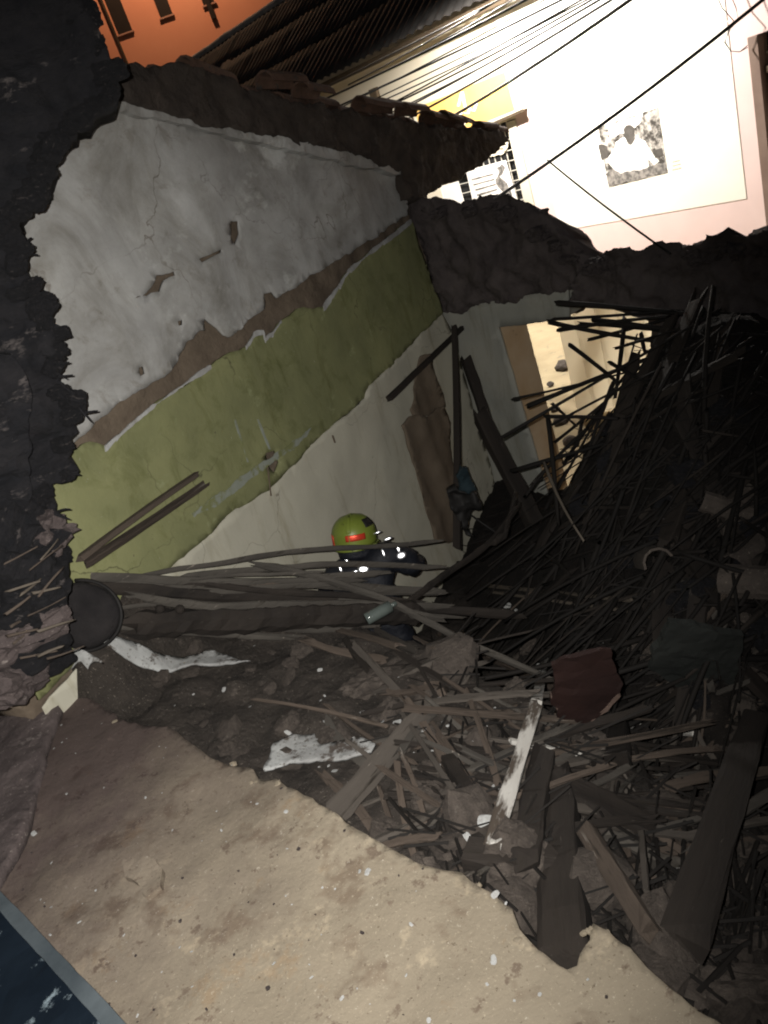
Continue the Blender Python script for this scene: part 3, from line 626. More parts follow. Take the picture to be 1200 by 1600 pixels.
# poster
po = empty('photo_poster', tuple(FAR.pw(990, 230)), 'black and white photo poster of a man in white shirt', 'poster')
PF_ = FAR.off(.016)
plate('print_sheet', [(934, 199), (1028, 168), (1043, 270), (951, 293)], PF_, .004, 'print_photo', po, spacing=.3, relief=0, jag=0, seg=2)
plate('printed_sky', [(950, 196), (1004, 176), (1000, 192), (985, 205), (972, 208), (958, 214)], PF_.off(.002), .0015, 'print_white', po, spacing=.2, relief=0, jag=.04, seg=.02)
plate('printed_shirt', [(962, 222), (975, 214), (981, 226), (988, 226), (994, 214), (1008, 220), (1016, 234), (1030, 252), (1022, 258), (1012, 248), (1014, 262), (985, 270), (966, 272), (952, 256), (946, 250), (958, 236)], PF_.off(.002), .0015, 'print_white', po, spacing=.2, relief=0, jag=.015, seg=.02)
plate('printed_head', [(974, 202), (978, 196), (985, 195), (991, 200), (991, 212), (989, 222), (985, 227), (980, 222), (976, 213)], PF_.off(.004), .0015, 'print_dark', po, spacing=.2, relief=0, jag=.008, seg=.02)
plate('printed_crate', [(1019, 236), (1034, 231), (1037, 243), (1024, 247)], PF_.off(.004), .0015, 'print_dark', po, spacing=.2, relief=0, jag=.006, seg=.02)
plate('printed_crate', [(935, 226), (948, 228), (951, 246), (940, 250)], PF_.off(.004), .0015, 'print_dark', po, spacing=.2, relief=0, jag=.02, seg=.02)
plate('printed_produce', [(946, 272), (958, 264), (970, 272), (985, 268), (1005, 264), (1024, 258), (1040, 256), (1043, 269), (951, 292)], PF_.off(.004), .0015, 'print_mid', po, spacing=.2, relief=0, jag=.03, seg=.02)
cp = empty('poster_caption', tuple(FAR.pw(1060, 258)), 'small pale caption of grey lines beside the poster', 'caption')
for k in range(3): plate('text_line', [(1050, 252+k*6), (1062+k, 249+k*6), (1062+k, 251+k*6), (1050, 254+k*6)], PF_, .002, 'sign_frame', cp, spacing=.3, relief=0, jag=.004, seg=.03)
# eave, roof, ridge
EV = 13.05
EA = Frame(NF*EV, EF, Z, -NF)
ro = empty('corrugated_roof', tuple(EA.w(0, eavez)), 'dark corrugated roof with brown eave board across the street', 'roof')
fbox('eave_board', EA, -42, 7, eavez-.16, eavez-.02, -.04, .02, 'fascia', ro, .01)
fbox('eave_soffit', EA, -42, 7, eavez-.03, eavez+.15, -.45, -.10, 'far_cream', ro)
rd = (NF*4.0+Z*2.75); rl = rd.length; rdn = rd/rl; rn = EF.cross(rdn)
if rn.z < 0: rn = -rn
def corr_sheet(u0, u1, l0, l1, lift):
    V = []; Fs = []; nu = int((u1-u0)/.03); nl = 3
    for j in range(nl+1):
        for i in range(nu+1):
            u = u0+(u1-u0)*i/nu; p = NF*(EV-.12)+Z*(eavez+.02)+EF*u+rdn*(l0+(l1-l0)*j/nl)+rn*(.055*abs(math.sin(u*math.pi/.26))+lift+.03*noise.noise(Vector((u*.7, j, l0))))
            V.append(p)
    for j in range(nl):
        for i in range(nu): a = j*(nu+1)+i; Fs.append((a, a+1, a+nu+2, a+nu+1))
    me = mesh(V, Fs)
    o = obj('roof_sheet', me, 'far_roof', ro, True)
    s = o.modifiers.new('t', 'SOLIDIFY'); s.thickness = .012
for k in range(47):
    for j in range(3): corr_sheet(-42+k*1.04, -42+k*1.04+1.06, j*1.63, j*1.63+1.75, .015*j+.006*(k % 2))
tube('ridge_cap', [NF*(EV-.12)+Z*(eavez+.05)+EF*u+rd+Z*(.04*noise.noise(Vector((u, 0, 0)))) for u in np.arange(-42, 7.2, .5)], .17, 'ridge', parent=ro, sides=8)
# rear slope so the roof is closed
bsl = [NF*(EV-.12)+Z*(eavez-.02)+rd+EF*-42, NF*(EV-.12)+Z*(eavez-.02)+rd+EF*7, NF*(EV+7.6)+Z*eavez+EF*7, NF*(EV+7.6)+Z*eavez+EF*-42]
obj('rear_slope', mesh(bsl, [(0, 1, 2, 3)]), 'far_roof', ro)
# bracket under the eave
fbox('pole_bracket', EA, U(590, 110)[0], U(600, 110)[0]+.05, eavez-1.0, eavez-.55, -.1, .0, 'fascia', None, .01, 'short brown cable bracket under the eave', 'bracket')
fbox('eave_beam', EA.off(.02), U(500, 155)[0]-.2, U(530, 148)[0], eavez-.85, eavez-.66, -.2, .0, 'fascia', None, .01, 'short dark timber stub below the eave board', 'beam')
# lamp over the wall (above the picture), lights the wall and the street
lpos = FAR.w(U(860, 40)[0], 0, 2.7); lpos.z = 6.5
lp = empty('street_lamp', tuple(FAR.w(U(860, 40)[0], 5.9)), 'lit lamp on a bracket over the white wall', 'street lamp')
tube('arm', [FAR.w(U(860, 40)[0], 5.95, 0)+Z*.2, FAR.w(U(860, 40)[0], 6.5, .6), lpos+Z*.2], .035, 'lamp_metal', parent=lp)
bm = bmesh.new(); bmesh.ops.create_cone(bm, cap_ends=True, segments=16, radius1=.2, radius2=.09, depth=.16, matrix=Matrix.Translation(lpos+Z*.12)); me = bpy.data.meshes.new('shade'); bm.to_mesh(me); bm.free(); obj('shade', me, 'lamp_metal', lp)
bm = bmesh.new(); bmesh.ops.create_uvsphere(bm, u_segments=12, v_segments=6, radius=.13, matrix=Matrix.Translation(lpos+Z*.02) @ Matrix.Diagonal((1, 1, .35, 1))); me = bpy.data.meshes.new('lamp_glass'); bm.to_mesh(me); bm.free(); obj('lamp_glass', me, 'lamp_glow', lp)
light('street_lamp_light', 'SPOT', lpos-Z*.08, 4300, (1.0, .94, .86), lpos-Z*4-NF*-.35, .1, 168, .5)

# orange house behind
od = 34.0
OF = facing(280, 60, od)
ob = empty('orange_house', tuple(OF.w(0, -6)), 'tall orange house with small dark windows behind the roof', 'building')
fbox('wall', OF, OF.px(150, 60)[0], OF.px(600, 60)[0], -12, 7, -.6, 0, 'orange', ob)
fbox('corner_strip', OF, OF.px(150, 60)[0]-.7, OF.px(150, 60)[0]-.02, -12, 7, -.7, -.1, 'orange_trim', ob)
for (x, y, w_, h_) in ((200, 50, .62, 2.4), (264, 24, .55, 2.2), (330, 5, .5, 2.2)):
    u, v = OF.px(x, y)
    wn_ = fbox('window', OF, u-w_/2-.1, u+w_/2-.1, v, v+h_, .002, .02, 'void', ob)
    fbox('window_sill', OF, u-w_/2-.16, u+w_/2-.04, v-.06, v, .002, .09, 'orange_trim', wn_)
u, v = OF.px(195, 88); fbox('drain_pipe', OF, u-.05, u+.03, -12, 7, .02, .09, 'fascia', ob)
u, v = OF.px(335, 30); fbox('vent_pipe', OF, u-.12, u+.08, v, v+1.4, .02, .15, 'void', ob)
ol = empty('wall_lamp', tuple(OF.w(1.0, 6.4, .05)), 'amber lamp on the orange house wall', 'lamp')
tube('arm', [OF.w(1.0, 6.4, 0), OF.w(1.0, 6.6, .8), OF.w(1.0, 6.45, 1.5)], .04, 'lamp_metal', parent=ol)
bm = bmesh.new(); bmesh.ops.create_cone(bm, cap_ends=True, segments=12, radius1=.2, radius2=.08, depth=.2, matrix=Matrix.Translation(OF.w(1.0, 6.4, 1.5))); me = bpy.data.meshes.new('lamp_head'); bm.to_mesh(me); bm.free(); obj('lamp_head', me, 'lamp_orange', ol)
light('wall_lamp_light', 'POINT', OF.w(1.0, 6.1, 2.6), 2000, (1, .62, .36), None, .15)

# wires in front of the far wall
WR = FAR.off(3.5); WL = FAR.off(.25)
for i, (a, b, r) in enumerate((((560, 256), (1080, -54), .016), ((540, 232), (1060, -52), .012), ((520, 222), (1040, -52), .010), ((500, 212), (1020, -50), .010), ((520, 208), (1030, -56), .009), ((480, 186), (1000, -60), .012),
                              ((500, 158), (960, -62), .012), ((470, 168), (900, -60), .008), ((560, 200), (1010, -40), .008), ((470, 150), (930, -70), .008), ((500, 194), (980, -40), .007), ((480, 205), (1005, -45), .008), ((510, 178), (945, -50), .007), ((520, 140), (880, -60), .008))):
    p, q = WR.pw(*a), WR.pw(*b); q = q-NF*R.uniform(0, .6); p = p+NF*R.uniform(0, .5)
    tube('overhead_wire', sag(p, q, R.uniform(.0, .12)), r*1.5, 'cable', 'thin dark overhead wire in the bundle crossing below the eave', 'wire', 'wires crossing below the eave')
big_a = FAC.pw(784, 306, .1); big_b = P(1290, -82, 5.6)
tube('thick_cable', sag(big_a, big_b, .05, 20), .0145, 'cable_grey', 'thick grey cable rising from the broken wall past the poster', 'cable')
t_ = .16
tube('drop_wire', sag(P(855, 250, 6.6), FAC.pw(1064, 386, .15), .02), .008, 'cable', 'thin wire running from the thick cable down to the rubble', 'wire')
for k in (0, 1):
    pts = [WL.pw(x, y) for x, y in ((1118+k*22, -12), (1128+k*22, 12), (1146+k*8, 32), (1140-k*2, 48), (1132+k, 66), (1142, 80), (1156, 81), (1168, 74-k*3))]
    tube('loose_wire', pts, .007, 'cable', 'loose thin wire looping down beside the transom door', 'wire', 'loose wires by the transom door')

# white ribbed sheet standing in the street, seen through the doorway
sa, sb = PZ(905, 655, .05), PZ(1075, 600, .05)
d = (sb-sa); d.z = 0; Ls = d.length; d.normalize(); SH = Frame(sa, d, Z, Vector((d.y, -d.x, 0)))
if SH.N.dot(CAM-sa) < 0: SH.N = -SH.N
rs_ = empty('ribbed_panel', tuple(sa), 'white ribbed translucent sheet standing beyond the doorway', 'panel')
hs_ = SH.px(893, 500)[1]
npan = 7
for k in range(npan):
    u0 = Ls*1.25*k/npan; wd_ = Ls*1.25/npan
    fbox('sheet_pan', SH, u0, u0+wd_*.80, 0, hs_+.25, -.004, .0, 'sheet', rs_)
    fbox('sheet_rib', SH, u0+wd_*.805, u0+wd_*.995, 0, hs_+.255, -.004, .022, 'sheet', rs_, .002)
# stones on the street
for (x, y, s) in ((880, 572, .28), (905, 610, .12), (860, 600, .1), (876, 660, .22), (868, 640, .12), (890, 690, .25), (870, 720, .2)):
    p = PZ(x, y, .06); lump('street_stone', SMALL[R.randrange(14)], p, s, 'dusty stone lying on the lit street beyond the doorway', 'stone', 'stones on the lit street')
bmp = PZ(838, 500, .02); beam('leaning_post', bmp, bmp+Z*1.2+EF*.08, .12, .12, 'door_frame', 'small brown post standing on the street beyond the doorway', 'post')

# ================================================================== THINGS BY THE DOORWAY CORNER
beam('hanging_rail', WAL.pw(579, 627, .18), WAL.pw(706, 512, .15), .045, .045, 'wood_dark', 'thin wooden rail slanting across the cream wall', 'rail', roll=0)
beam('pole', P(714, 858, 6.3), P(710, 508, 7.2), .06, .06, 'wood_dark', 'upright dark pole in the corner by the doorway', 'pole', taper=.2, bend=.02)
beam('corner_beam', P(835, 815, 6.5), P(748, 645, 6.85), .13, .12, 'wood_dark', 'thick dark beam leaning beside the doorway', 'beam', roll=.2, taper=.05)
beam('corner_beam', P(775, 700, 6.78), P(728, 560, 7.15), .09, .09, 'wood_dark', 'upper dark timber lapped on the beam beside the doorway', 'beam', roll=.2, taper=.05)
sk = empty('hanging_sack', tuple(WAL.pw(690, 840, .1)), 'long brown sack hanging from the slanting rail', 'sack')
fold = lambda u, v: .018*math.sin(u*11+v*2)+.008*math.sin(u*23+v)
plate('bib', [(658, 556), (668, 553), (678, 585), (690, 618), (693, 636), (664, 650), (645, 652), (640, 640), (650, 600)], WAL.off(.13), .012, 'cloth_brown', sk, spacing=.05, relief=.02, jag=.02, seg=.03, zfun=fold, smooth=True)
plate('skirt', [(630, 664), (642, 650), (668, 651), (694, 634), (704, 660), (712, 740), (722, 845), (680, 848), (662, 780), (646, 722)], WAL.off(.16), .012, 'cloth_brown', sk, spacing=.05, relief=.02, jag=.02, seg=.03, zfun=fold, smooth=True)
hb = empty('hanging_bundle', tuple(P(722, 770, 6.1)), 'teal cloth and dark bag tied to the upright pole', 'bundle')
def blob(name, px, py, d, s, sc, m, seed, par):
    bm = bmesh.new(); bmesh.ops.create_icosphere(bm, subdivisions=4, radius=1); o_ = Vector((seed*3.3, seed, 0))
    for v in bm.verts:
        c = v.co.copy(); w = 1+.30*noise.fractal(c*1.7+o_, .7, 2, 4)+.10*abs(noise.noise(Vector((c.x*5, c.y*5, c.z*1.5))+o_))
        v.co = Vector((c.x*s*sc[0]*w, c.y*s*sc[1]*w, c.z*s*sc[2]*w))
    me = bpy.data.meshes.new(name); bm.to_mesh(me); bm.free(); o = obj(name, me, m, par, True); o.location = P(px, py, d)-Vector(par.location); o.matrix_parent_inverse = Matrix(); return o
BFR = facing(724, 770, 6.2); crumple = lambda u, v: .03*math.sin(u*30+v*9)+.02*math.sin(v*37+u*11)
plate('teal_cloth', [(712, 742), (719, 729), (731, 733), (736, 748), (744, 763), (731, 769), (716, 766)], BFR.off(.03), .05, 'cloth_blue', hb, spacing=.015, relief=.03, rscale=8, jag=.03, seg=.015, zfun=crumple, smooth=True)
plate('dark_bag', [(699, 770), (712, 763), (740, 767), (747, 782), (751, 793), (742, 801), (733, 812), (714, 810), (703, 792)], BFR, .10, 'bag_dark', hb, spacing=.015, relief=.04, rscale=7, jag=.03, seg=.015, zfun=crumple, smooth=True)
plate('dark_cloth', [(720, 806), (734, 808), (729, 822), (741, 838), (728, 837), (720, 822)], BFR.off(-.01), .04, 'bag_dark', hb, spacing=.015, relief=.02, rscale=7, jag=.02, seg=.015, zfun=crumple, smooth=True)
tube('strap', [P(736, 805, 6.2), P(750, 815, 6.15), P(778, 834, 6.1)], .008, 'bag_dark', parent=hb)

# boards leaning on the green band
for a, b, lab in (((95, 872), (297, 743), 'upper of two thin brown boards leaning on the green band'), ((104, 880), (311, 757), 'lower of two thin brown boards leaning on the green band')):
    beam('leaning_board', WAL.pw(*a, .16), WAL.pw(*b, .05), .05, .03, 'wood_brown', lab, 'board', bend=.01)

# ================================================================== RESCUER
hc = P(549, 832, 5.3)
def rescuer():
    feet = Vector((hc.x, hc.y, 0))+Vector((-.02, -.17, 0)); fz = hc.z-1.66
    root = empty('person', (feet.x, feet.y, fz), 'person in lime helmet and dark reflective jacket bending behind fallen poles', 'person')
    az = math.radians(-12); rot = Matrix.Rotation(az, 3, 'Z')
    J = {'pel': (0, -.06, .93, .155), 'sp': (0, -.01, 1.13, .175), 'ch': (0, .05, 1.34, .19), 'nk': (0, .12, 1.47, .065), 'hd': (0, .16, 1.575, .092), 'ht': (0, .18, 1.68, .075)}
    E = [('pel', 'sp'), ('sp', 'ch'), ('ch', 'nk'), ('nk', 'hd'), ('hd', 'ht')]
    for s, n in ((-1, 'l'), (1, 'r')):
        up_ = .05 if s > 0 else 0
        J.update({'sh'+n: (s*.22, .05, 1.41+up_, .105), 'el'+n: (s*.35, .18, 1.20+up_, .075), 'wr'+n: (s*.22, .43, 1.08+up_, .036), 'pm'+n: (s*.20, .50, 1.06+up_, .036),
                  'hp'+n: (s*.10, -.05, .86, .12), 'kn'+n: (s*.14, .07, .49, .075), 'an'+n: (s*.14, -.05, .09, .05), 'to'+n: (s*.15, .14, .045, .045)})
        E += [('ch', 'sh'+n), ('sh'+n, 'el'+n), ('el'+n, 'wr'+n), ('wr'+n, 'pm'+n), ('pel', 'hp'+n), ('hp'+n, 'kn'+n), ('kn'+n, 'an'+n), ('an'+n, 'to'+n)]
        for k in range(4):
            dx = (k-1.5)*.021; L = (.075, .088, .082, .06)[k]
            J['f%d%s' % (k, n)] = (s*.20+dx, .535, 1.055+up_, .010); J['g%d%s' % (k, n)] = (s*.20+dx*1.1, .535+L*.55, 1.035+up_, .009); J['h%d%s' % (k, n)] = (s*.20+dx*1.1, .535+L*.8, 1.0+up_, .008)
            E += [('pm'+n, 'f%d%s' % (k, n)), ('f%d%s' % (k, n), 'g%d%s' % (k, n)), ('g%d%s' % (k, n), 'h%d%s' % (k, n))]
        J['t0'+n] = (s*.20-s*.045, .49, 1.04+up_, .011); J['t1'+n] = (s*.20-s*.06, .53, 1.02+up_, .009)
        E += [('pm'+n, 't0'+n), ('t0'+n, 't1'+n)]
    J['shr'] = (.205, .05, 1.50, .115); J['elr'] = (.35, .16, 1.30, .08); J['chr_'] = (.11, .05, 1.44, .13)
    E += [('ch', 'chr_'), ('chr_', 'shr')]; E.remove(('ch', 'shr'))
    keys = list(J); idx = {k: i for i, k in enumerate(keys)}
    me = bpy.data.meshes.new('body'); me.from_pydata([J[k][:3] for k in keys], [(idx[a], idx[b]) for a, b in E], []); me.update()
    o = bpy.data.objects.new('body', me); COL.objects.link(o)
    sm = o.modifiers.new('skin', 'SKIN'); 
    for k in keys:
        sv = me.skin_vertices[0].data[idx[k]]; r = J[k][3]; sv.radius = (r, r*(.78 if k in ('pel', 'sp', 'ch') else 1)); sv.use_root = (k == 'pel')
    o.modifiers.new('sub', 'SUBSURF').levels = 2
    bpy.context.view_layer.update()
    dg = bpy.context.evaluated_depsgraph_get(); m2 = bpy.data.meshes.new_from_object(o.evaluated_get(dg)); bpy.data.objects.remove(o)
    for k in ('navy', 'skin', 'glove'): m2.materials.append(M[k])
    for p in m2.polygons:
        c = p.center; p.material_index = 1 if c.z > 1.50 and abs(c.x) < .15 and c.y > .19 else (2 if c.y > .44 or c.z < .10 else 0); p.use_smooth = True
    # crumple the jacket a little
    for v in m2.vertices:
        if .5 < v.co.z < 1.45 and v.co.y < .4: v.co += v.normal*(.022*noise.fractal(v.co*8, .6, 2, 3)+.012*math.sin(v.co.z*42+v.co.x*9))
    base = Matrix.Translation((feet.x, feet.y, fz)) @ rot.to_4x4()
    def put(name, me, m=None, smooth=True):
        ob_ = obj(name, me, m, None, smooth); ob_.parent = root; ob_.matrix_parent_inverse = root.matrix_world.inverted(); ob_.matrix_world = base; return ob_
    put('body', m2)
    # helmet: shell with rim, tilted forward
    tilt = Matrix.Translation((0, .165, 1.655)) @ Matrix.Rotation(math.radians(-16), 4, 'X') @ Matrix.Rotation(math.radians(8), 4, 'Y')
    def shell(r0, z0, z1, a0=0, a1=2*math.pi, nu=32, nv=10, sx=1.08, sy=1.2, sz=.98, ridge=.0):
        V = []; Fs = []; closed = abs(a1-a0-2*math.pi) < 1e-6
        for j in range(nv+1):
            z = z0+(z1-z0)*j/nv; z = min(z, .999)
            rr_ = math.sqrt(max(0, 1-(z if z > 0 else z*.35)**2))
            for i in range(nu+(0 if closed else 1)):
                a = a0+(a1-a0)*i/nu; k = 1+ridge*max(0, math.cos(a*2+math.pi))**6
                V.append(tilt @ Vector((math.cos(a)*rr_*r0*sx*k, math.sin(a)*rr_*r0*sy*k, z*r0*sz)))
        w = nu if closed else nu+1
        for j in range(nv):
            for i in range(nu): Fs.append((j*w+i, j*w+(i+1) % w, (j+1)*w+(i+1) % w, (j+1)*w+i))
        if closed and z1 > .98: Fs.append(tuple(nv*w+i for i in range(nu)))
        return mesh(V, Fs)
    hel = put('helmet', shell(.142, -.55, .999, ridge=.02), 'lime'); s = hel.modifiers.new('t', 'SOLIDIFY'); s.thickness = .006
    V = []; Fs = []
    for i in range(32):
        a = 2*math.pi*i/32; out = 1.22 if math.sin(a) > .3 else 1.08
        for (r_, z) in ((.97, -.50), (out, -.60), (out, -.66), (.97, -.60)):
            V.append(tilt @ Vector((math.cos(a)*.142*r_, math.sin(a)*.142*1.16*r_, z*.142)))
    for i in range(32):
        for k in range(4): Fs.append((i*4+k, ((i+1) % 32)*4+k, ((i+1) % 32)*4+(k+1) % 4, i*4+(k+1) % 4))
    put('helmet_rim', mesh(V, Fs), 'lime')
    for a0, a1, z0, z1 in ((-100, -48, -.16, .14), (-172, -142, -.50, .12)):
        tp = put('reflective_tape', shell(.1445, z0, z1, math.radians(a0), math.radians(a1), 12, 4), 'redtape'); tp.modifiers.new('t', 'SOLIDIFY').thickness = .003
    nf = put('neck_flap', shell(.128, -1.25, -.45, math.radians(-165), math.radians(-15), 16, 6, sy=1.12), 'navy'); nf.modifiers.new('t', 'SOLIDIFY').thickness = .008
    cr = put('helmet_comb', shell(.150, .25, .93, math.radians(-96), math.radians(-84), 4, 8), 'lime'); cr.modifiers.new('t', 'SOLIDIFY').thickness = .012
    tp = put('helmet_vent', shell(.1445, .35, .72, math.radians(-40), math.radians(5), 8, 4), 'bag_dark'); tp.modifiers.new('t', 'SOLIDIFY').thickness = .003
    # reflectors on the back of the jacket
    inv = base.inverted(); eye = inv @ CAM
    surf = [v.co.copy() for v in m2.vertices]
    for px_, py_, w, h in ((541, 874, .012, .035), (532, 889, .011, .022), (568, 889, .034, .028), (555, 893, .022, .010), (599, 864, .010, .026), (627, 868, .030, .022), (622, 857, .012, .028), (606, 842, .028, .010), (590, 832, .024, .006), (517, 917, .016, .016)):
        p0 = P(px_, py_, 5.2); d_ = ray(px_, py_).normalized()
        best = min(m2.vertices, key=lambda v: ((base @ v.co)-p0).cross(d_).length+.25*max(0, (base @ v.co-CAM).dot(d_)-4.9))
        dep = ((base @ best.co)-CAM).dot(d_)
        c = inv @ (CAM+d_*(dep-.015)); n_ = (eye-c).normalized(); q_ = n_.to_track_quat('Y', 'Z')
        bm = bmesh.new(); bmesh.ops.create_uvsphere(bm, u_segments=12, v_segments=8, radius=1)
        bmesh.ops.transform(bm, matrix=Matrix.Translation(c) @ q_.to_matrix().to_4x4() @ Matrix.Diagonal((w*1.25, .006, h*1.2, 1)), verts=bm.verts[:])
        me = bpy.data.meshes.new('reflector'); bm.to_mesh(me); bm.free(); put('reflector', me, 'silver')
rescuer()

# ================================================================== FALLEN POLES ACROSS THE MIDDLE
def bent(name, pts, w, m, label, cat='pole', group=None, flat=.5):
    """crooked weathered pole: flattened, uneven section along a polyline"""
    SEED[0] += 1; out = []; rr = random.Random(SEED[0]); n = 8
    for i in range(len(pts)-1):
        for k in range(6): out.append(pts[i].lerp(pts[i+1], k/6))
    out.append(pts[-1]); V = []; Fs = []
    out = [p+Vector((0, 0, .022*noise.noise(p*2.3+Vector((SEED[0], 0, 0))))) for p in out]; N = len(out)
    for i, p in enumerate(out):
        t = (out[min(i+1, N-1)]-out[max(i-1, 0)]).normalized(); x = t.cross(Z).normalized(); y = x.cross(t)
        e = .55 if i in (0, N-1) else 1
        for k in range(n):
            a_ = 2*math.pi*(k+.5)/n; j = 1+rr.uniform(-.16, .16)
            q = p+(x*math.cos(a_)*flat+y*math.sin(a_))*(w/2*j*e)
            if i in (0, N-1): q += t*rr.uniform(-.06, .06)
            V.append(q)
    for i in range(N-1):
        for k in range(n): Fs.append((i*n+k, i*n+(k+1) % n, (i+1)*n+(k+1) % n, (i+1)*n+k))
    Fs.append(tuple(range(n-1, -1, -1))); Fs.append(tuple((N-1)*n+k for k in range(n)))
    return tag(obj(name, mesh(V, Fs), m), label, cat, group)
bent('pole', [P(225, 897, 4.35), P(380, 872, 4.6), P(520, 857, 4.85), P(690, 846, 5.2)], .034, 'wood_dusty', 'slim pole crossing just below the lime helmet')
bent('pole', [P(270, 903, 4.3), P(400, 889, 4.55), P(520, 881, 4.75), P(690, 885, 5.1)], .04, 'wood_dusty', 'second slim pole crossing below the helmet')
bent('pole', [P(92, 902, 4.0), P(300, 908, 4.35), P(560, 916, 4.75), P(700, 926, 5.0)], .062, 'wood_dusty', 'long grey pole from the torn wall past the person')
bent('pole', [P(110, 918, 3.95), P(350, 930, 4.35), P(640, 944, 4.8), P(820, 965, 5.0)], .07, 'wood_dark', 'long dark pole below the grey pole at the torn wall')
bent('pole', [P(205, 928, 4.0), P(330, 948, 4.2), P(520, 945, 4.5), P(700, 948, 4.8)], .05, 'wood_dusty', 'crooked grey pole lying over the thick log')
bent('pole', [P(400, 884, 4.5), P(500, 905, 4.55), P(600, 936, 4.5), P(720, 1000, 4.3), P(870, 1066, 4.05)], .055, 'wood_dusty', 'grey pole slanting down from the bundle into the rubble')
bent('pole', [P(330, 915, 4.3), P(480, 930, 4.5), P(660, 938, 4.8)], .04, 'wood_dark', 'dark pole between the grey poles in the bundle')
bent('pole', [P(430, 960, 4.45), P(560, 948, 4.6), P(690, 965, 4.7)], .06, 'wood_dusty', 'short grey pole lying against the thick log')
lg = empty('thick_log', tuple(P(420, 985, 4.4)), 'thick dark log with two knots lying on the lip', 'log')
SEED[0] += 1
pts = [P(197, 974, 4.05).lerp(P(660, 955, 4.75), k/24)+Vector((0, 0, .014*noise.noise(Vector((k*.5, 3, 0))))) for k in range(25)]
lt = bent('trunk', pts[::4], .155, 'wood_dark', None, None, None, .8); lt.parent = lg; lt.matrix_parent_inverse = lg.matrix_world.inverted()
for x, y in ((250, 951), (281, 952)):
    bm = bmesh.new(); bmesh.ops.create_icosphere(bm, subdivisions=2, radius=.026); me = bpy.data.meshes.new('knot'); bm.to_mesh(me); bm.free(); k = obj('knot', me, 'wood_dark', lg); k.location = P(x, y, 4.08)-Vector(lg.location); k.matrix_parent_inverse = Matrix()
bent('pole', [P(812, 792, 5.9), P(760, 850, 5.4), P(690, 900, 5.0), P(630, 945, 4.7)], .05, 'wood_dark', 'dark pole slanting from the doorway beam to the bundle')
bent('pole', [P(800, 800, 5.8), P(806, 770, 6.1), P(790, 838, 5.5), P(770, 850, 5.4)], .06, 'wood_dark', 'crooked dark branch at the foot of the doorway beam')
for i in range(26):
    x0, y0 = R.uniform(110, 420), R.uniform(898, 992); x1 = x0+R.uniform(160, 380); y1 = y0+R.uniform(-22, 30); d0 = 3.95+(x0-100)*.0014+R.uniform(0, .12); d1 = d0+(x1-x0)*.0013
    bent('slat', [P(x0, y0, d0), P((x0+x1)/2, (y0+y1)/2+R.uniform(-5, 5), (d0+d1)/2), P(x1, y1, d1)], R.uniform(.018, .045), R.choice(['wood_dusty', 'wood_dark', 'wood_brown', 'wood_dusty']), 'splintered slat lying among the fallen poles before the person', 'slat', 'slats among the fallen poles', .35)
# tub on its side
tb = empty('black_tub', tuple(P(140, 965, 3.95)), 'round black tub lying on its side beside the log', 'tub')
ax = (CAM-P(130, 962, 3.95)).normalized()
TF = Frame(P(128, 962, 3.95), ax.cross(Z).normalized()*-1, Z.cross(ax.cross(Z)).normalized(), ax)
TF = Frame(P(128, 962, 3.95), RIGHT, UP, ax)
V = []; Fs = []; ns = 28
prof = [(.0, .03), (.12, .035), (.17, .02), (.19, -.03), (.20, -.10), (.185, -.25), (.15, -.30)]
for r_, n_ in prof:
    for k in range(ns):
        a = 2*math.pi*k/ns; w = 1+.03*math.sin(3*a+1); V.append(TF.w(math.cos(a)*r_*w*1.03, math.sin(a)*r_*w*.92, n_+.01*noise.noise(Vector((a, r_*9, 0)))))
for j in range(len(prof)-1):
    for k in range(ns): Fs.append((j*ns+k, j*ns+(k+1) % ns, (j+1)*ns+(k+1) % ns, (j+1)*ns+k))
obj('tub_body', mesh(V, Fs), 'tub', tb, True)
tube('rim', [TF.w(math.cos(a)*.205, math.sin(a)*.185, -.03) for a in np.linspace(-1.9, 1.75, 24)], .010, 'bag_dark', parent=tb)
# glassy bottle in the bundle
bt = empty('plastic_bottle', tuple(P(582, 972, 4.4)), 'crumpled clear plastic bottle glinting under the poles', 'bottle')
q_ = Vector((1, .3, 0)).normalized(); pb = P(572, 968, 4.35)
tube('bottle_body', [pb, pb+q_*.02, pb+q_*.10, pb+q_*.16], .036, 'plastic', parent=bt, sides=10); tube('neck', [pb+q_*.16, pb+q_*.2], .014, 'plastic', parent=bt, sides=8)

# plaster still on the broken cross wall
def drape(name, pxs, m, label, cat, th=.012, up=.02, parent=None, relief=.008, jag=.02, group=None, kind=None):
    pts = [RB(*p, up) for p in pxs]
    fl = Frame((0, 0, 0), (1, 0, 0), (0, 1, 0), (0, 0, 1))
    return plate(name, [(p.x, p.y) for p in pts], fl, th, m, parent, label, cat, uv=True, spacing=.03, relief=relief, rscale=6, jag=jag, seg=.012, smooth=True, zfun=lambda x, y: hbase(x, y)+.07*fr((x, y, 1.7), 1.6, 2)+up, group=group, kind=kind)
drape('plaster_slab', [(62, 1008), (120, 1002), (210, 1008), (330, 1018), (392, 1034), (300, 1040), (200, 1036), (96, 1030)], 'plaster_dirty', 'long white plaster remnant on the rubble beside the black tub', 'plaster', up=.05)
drape('plaster_slab', [(75, 1040), (100, 1030), (165, 1040), (140, 1050), (100, 1066)], 'plaster_dirty', 'small grey plaster patch at the ledge by the torn wall', 'plaster', up=.06)
drape('plaster_slab', [(408, 1196), (428, 1182), (432, 1168), (460, 1155), (494, 1152), (500, 1164), (548, 1160), (566, 1152), (588, 1166), (582, 1180), (540, 1184), (495, 1190), (455, 1198)], 'plaster_dirty', 'torn white plaster patch in the middle of the rubble', 'plaster', up=.05)

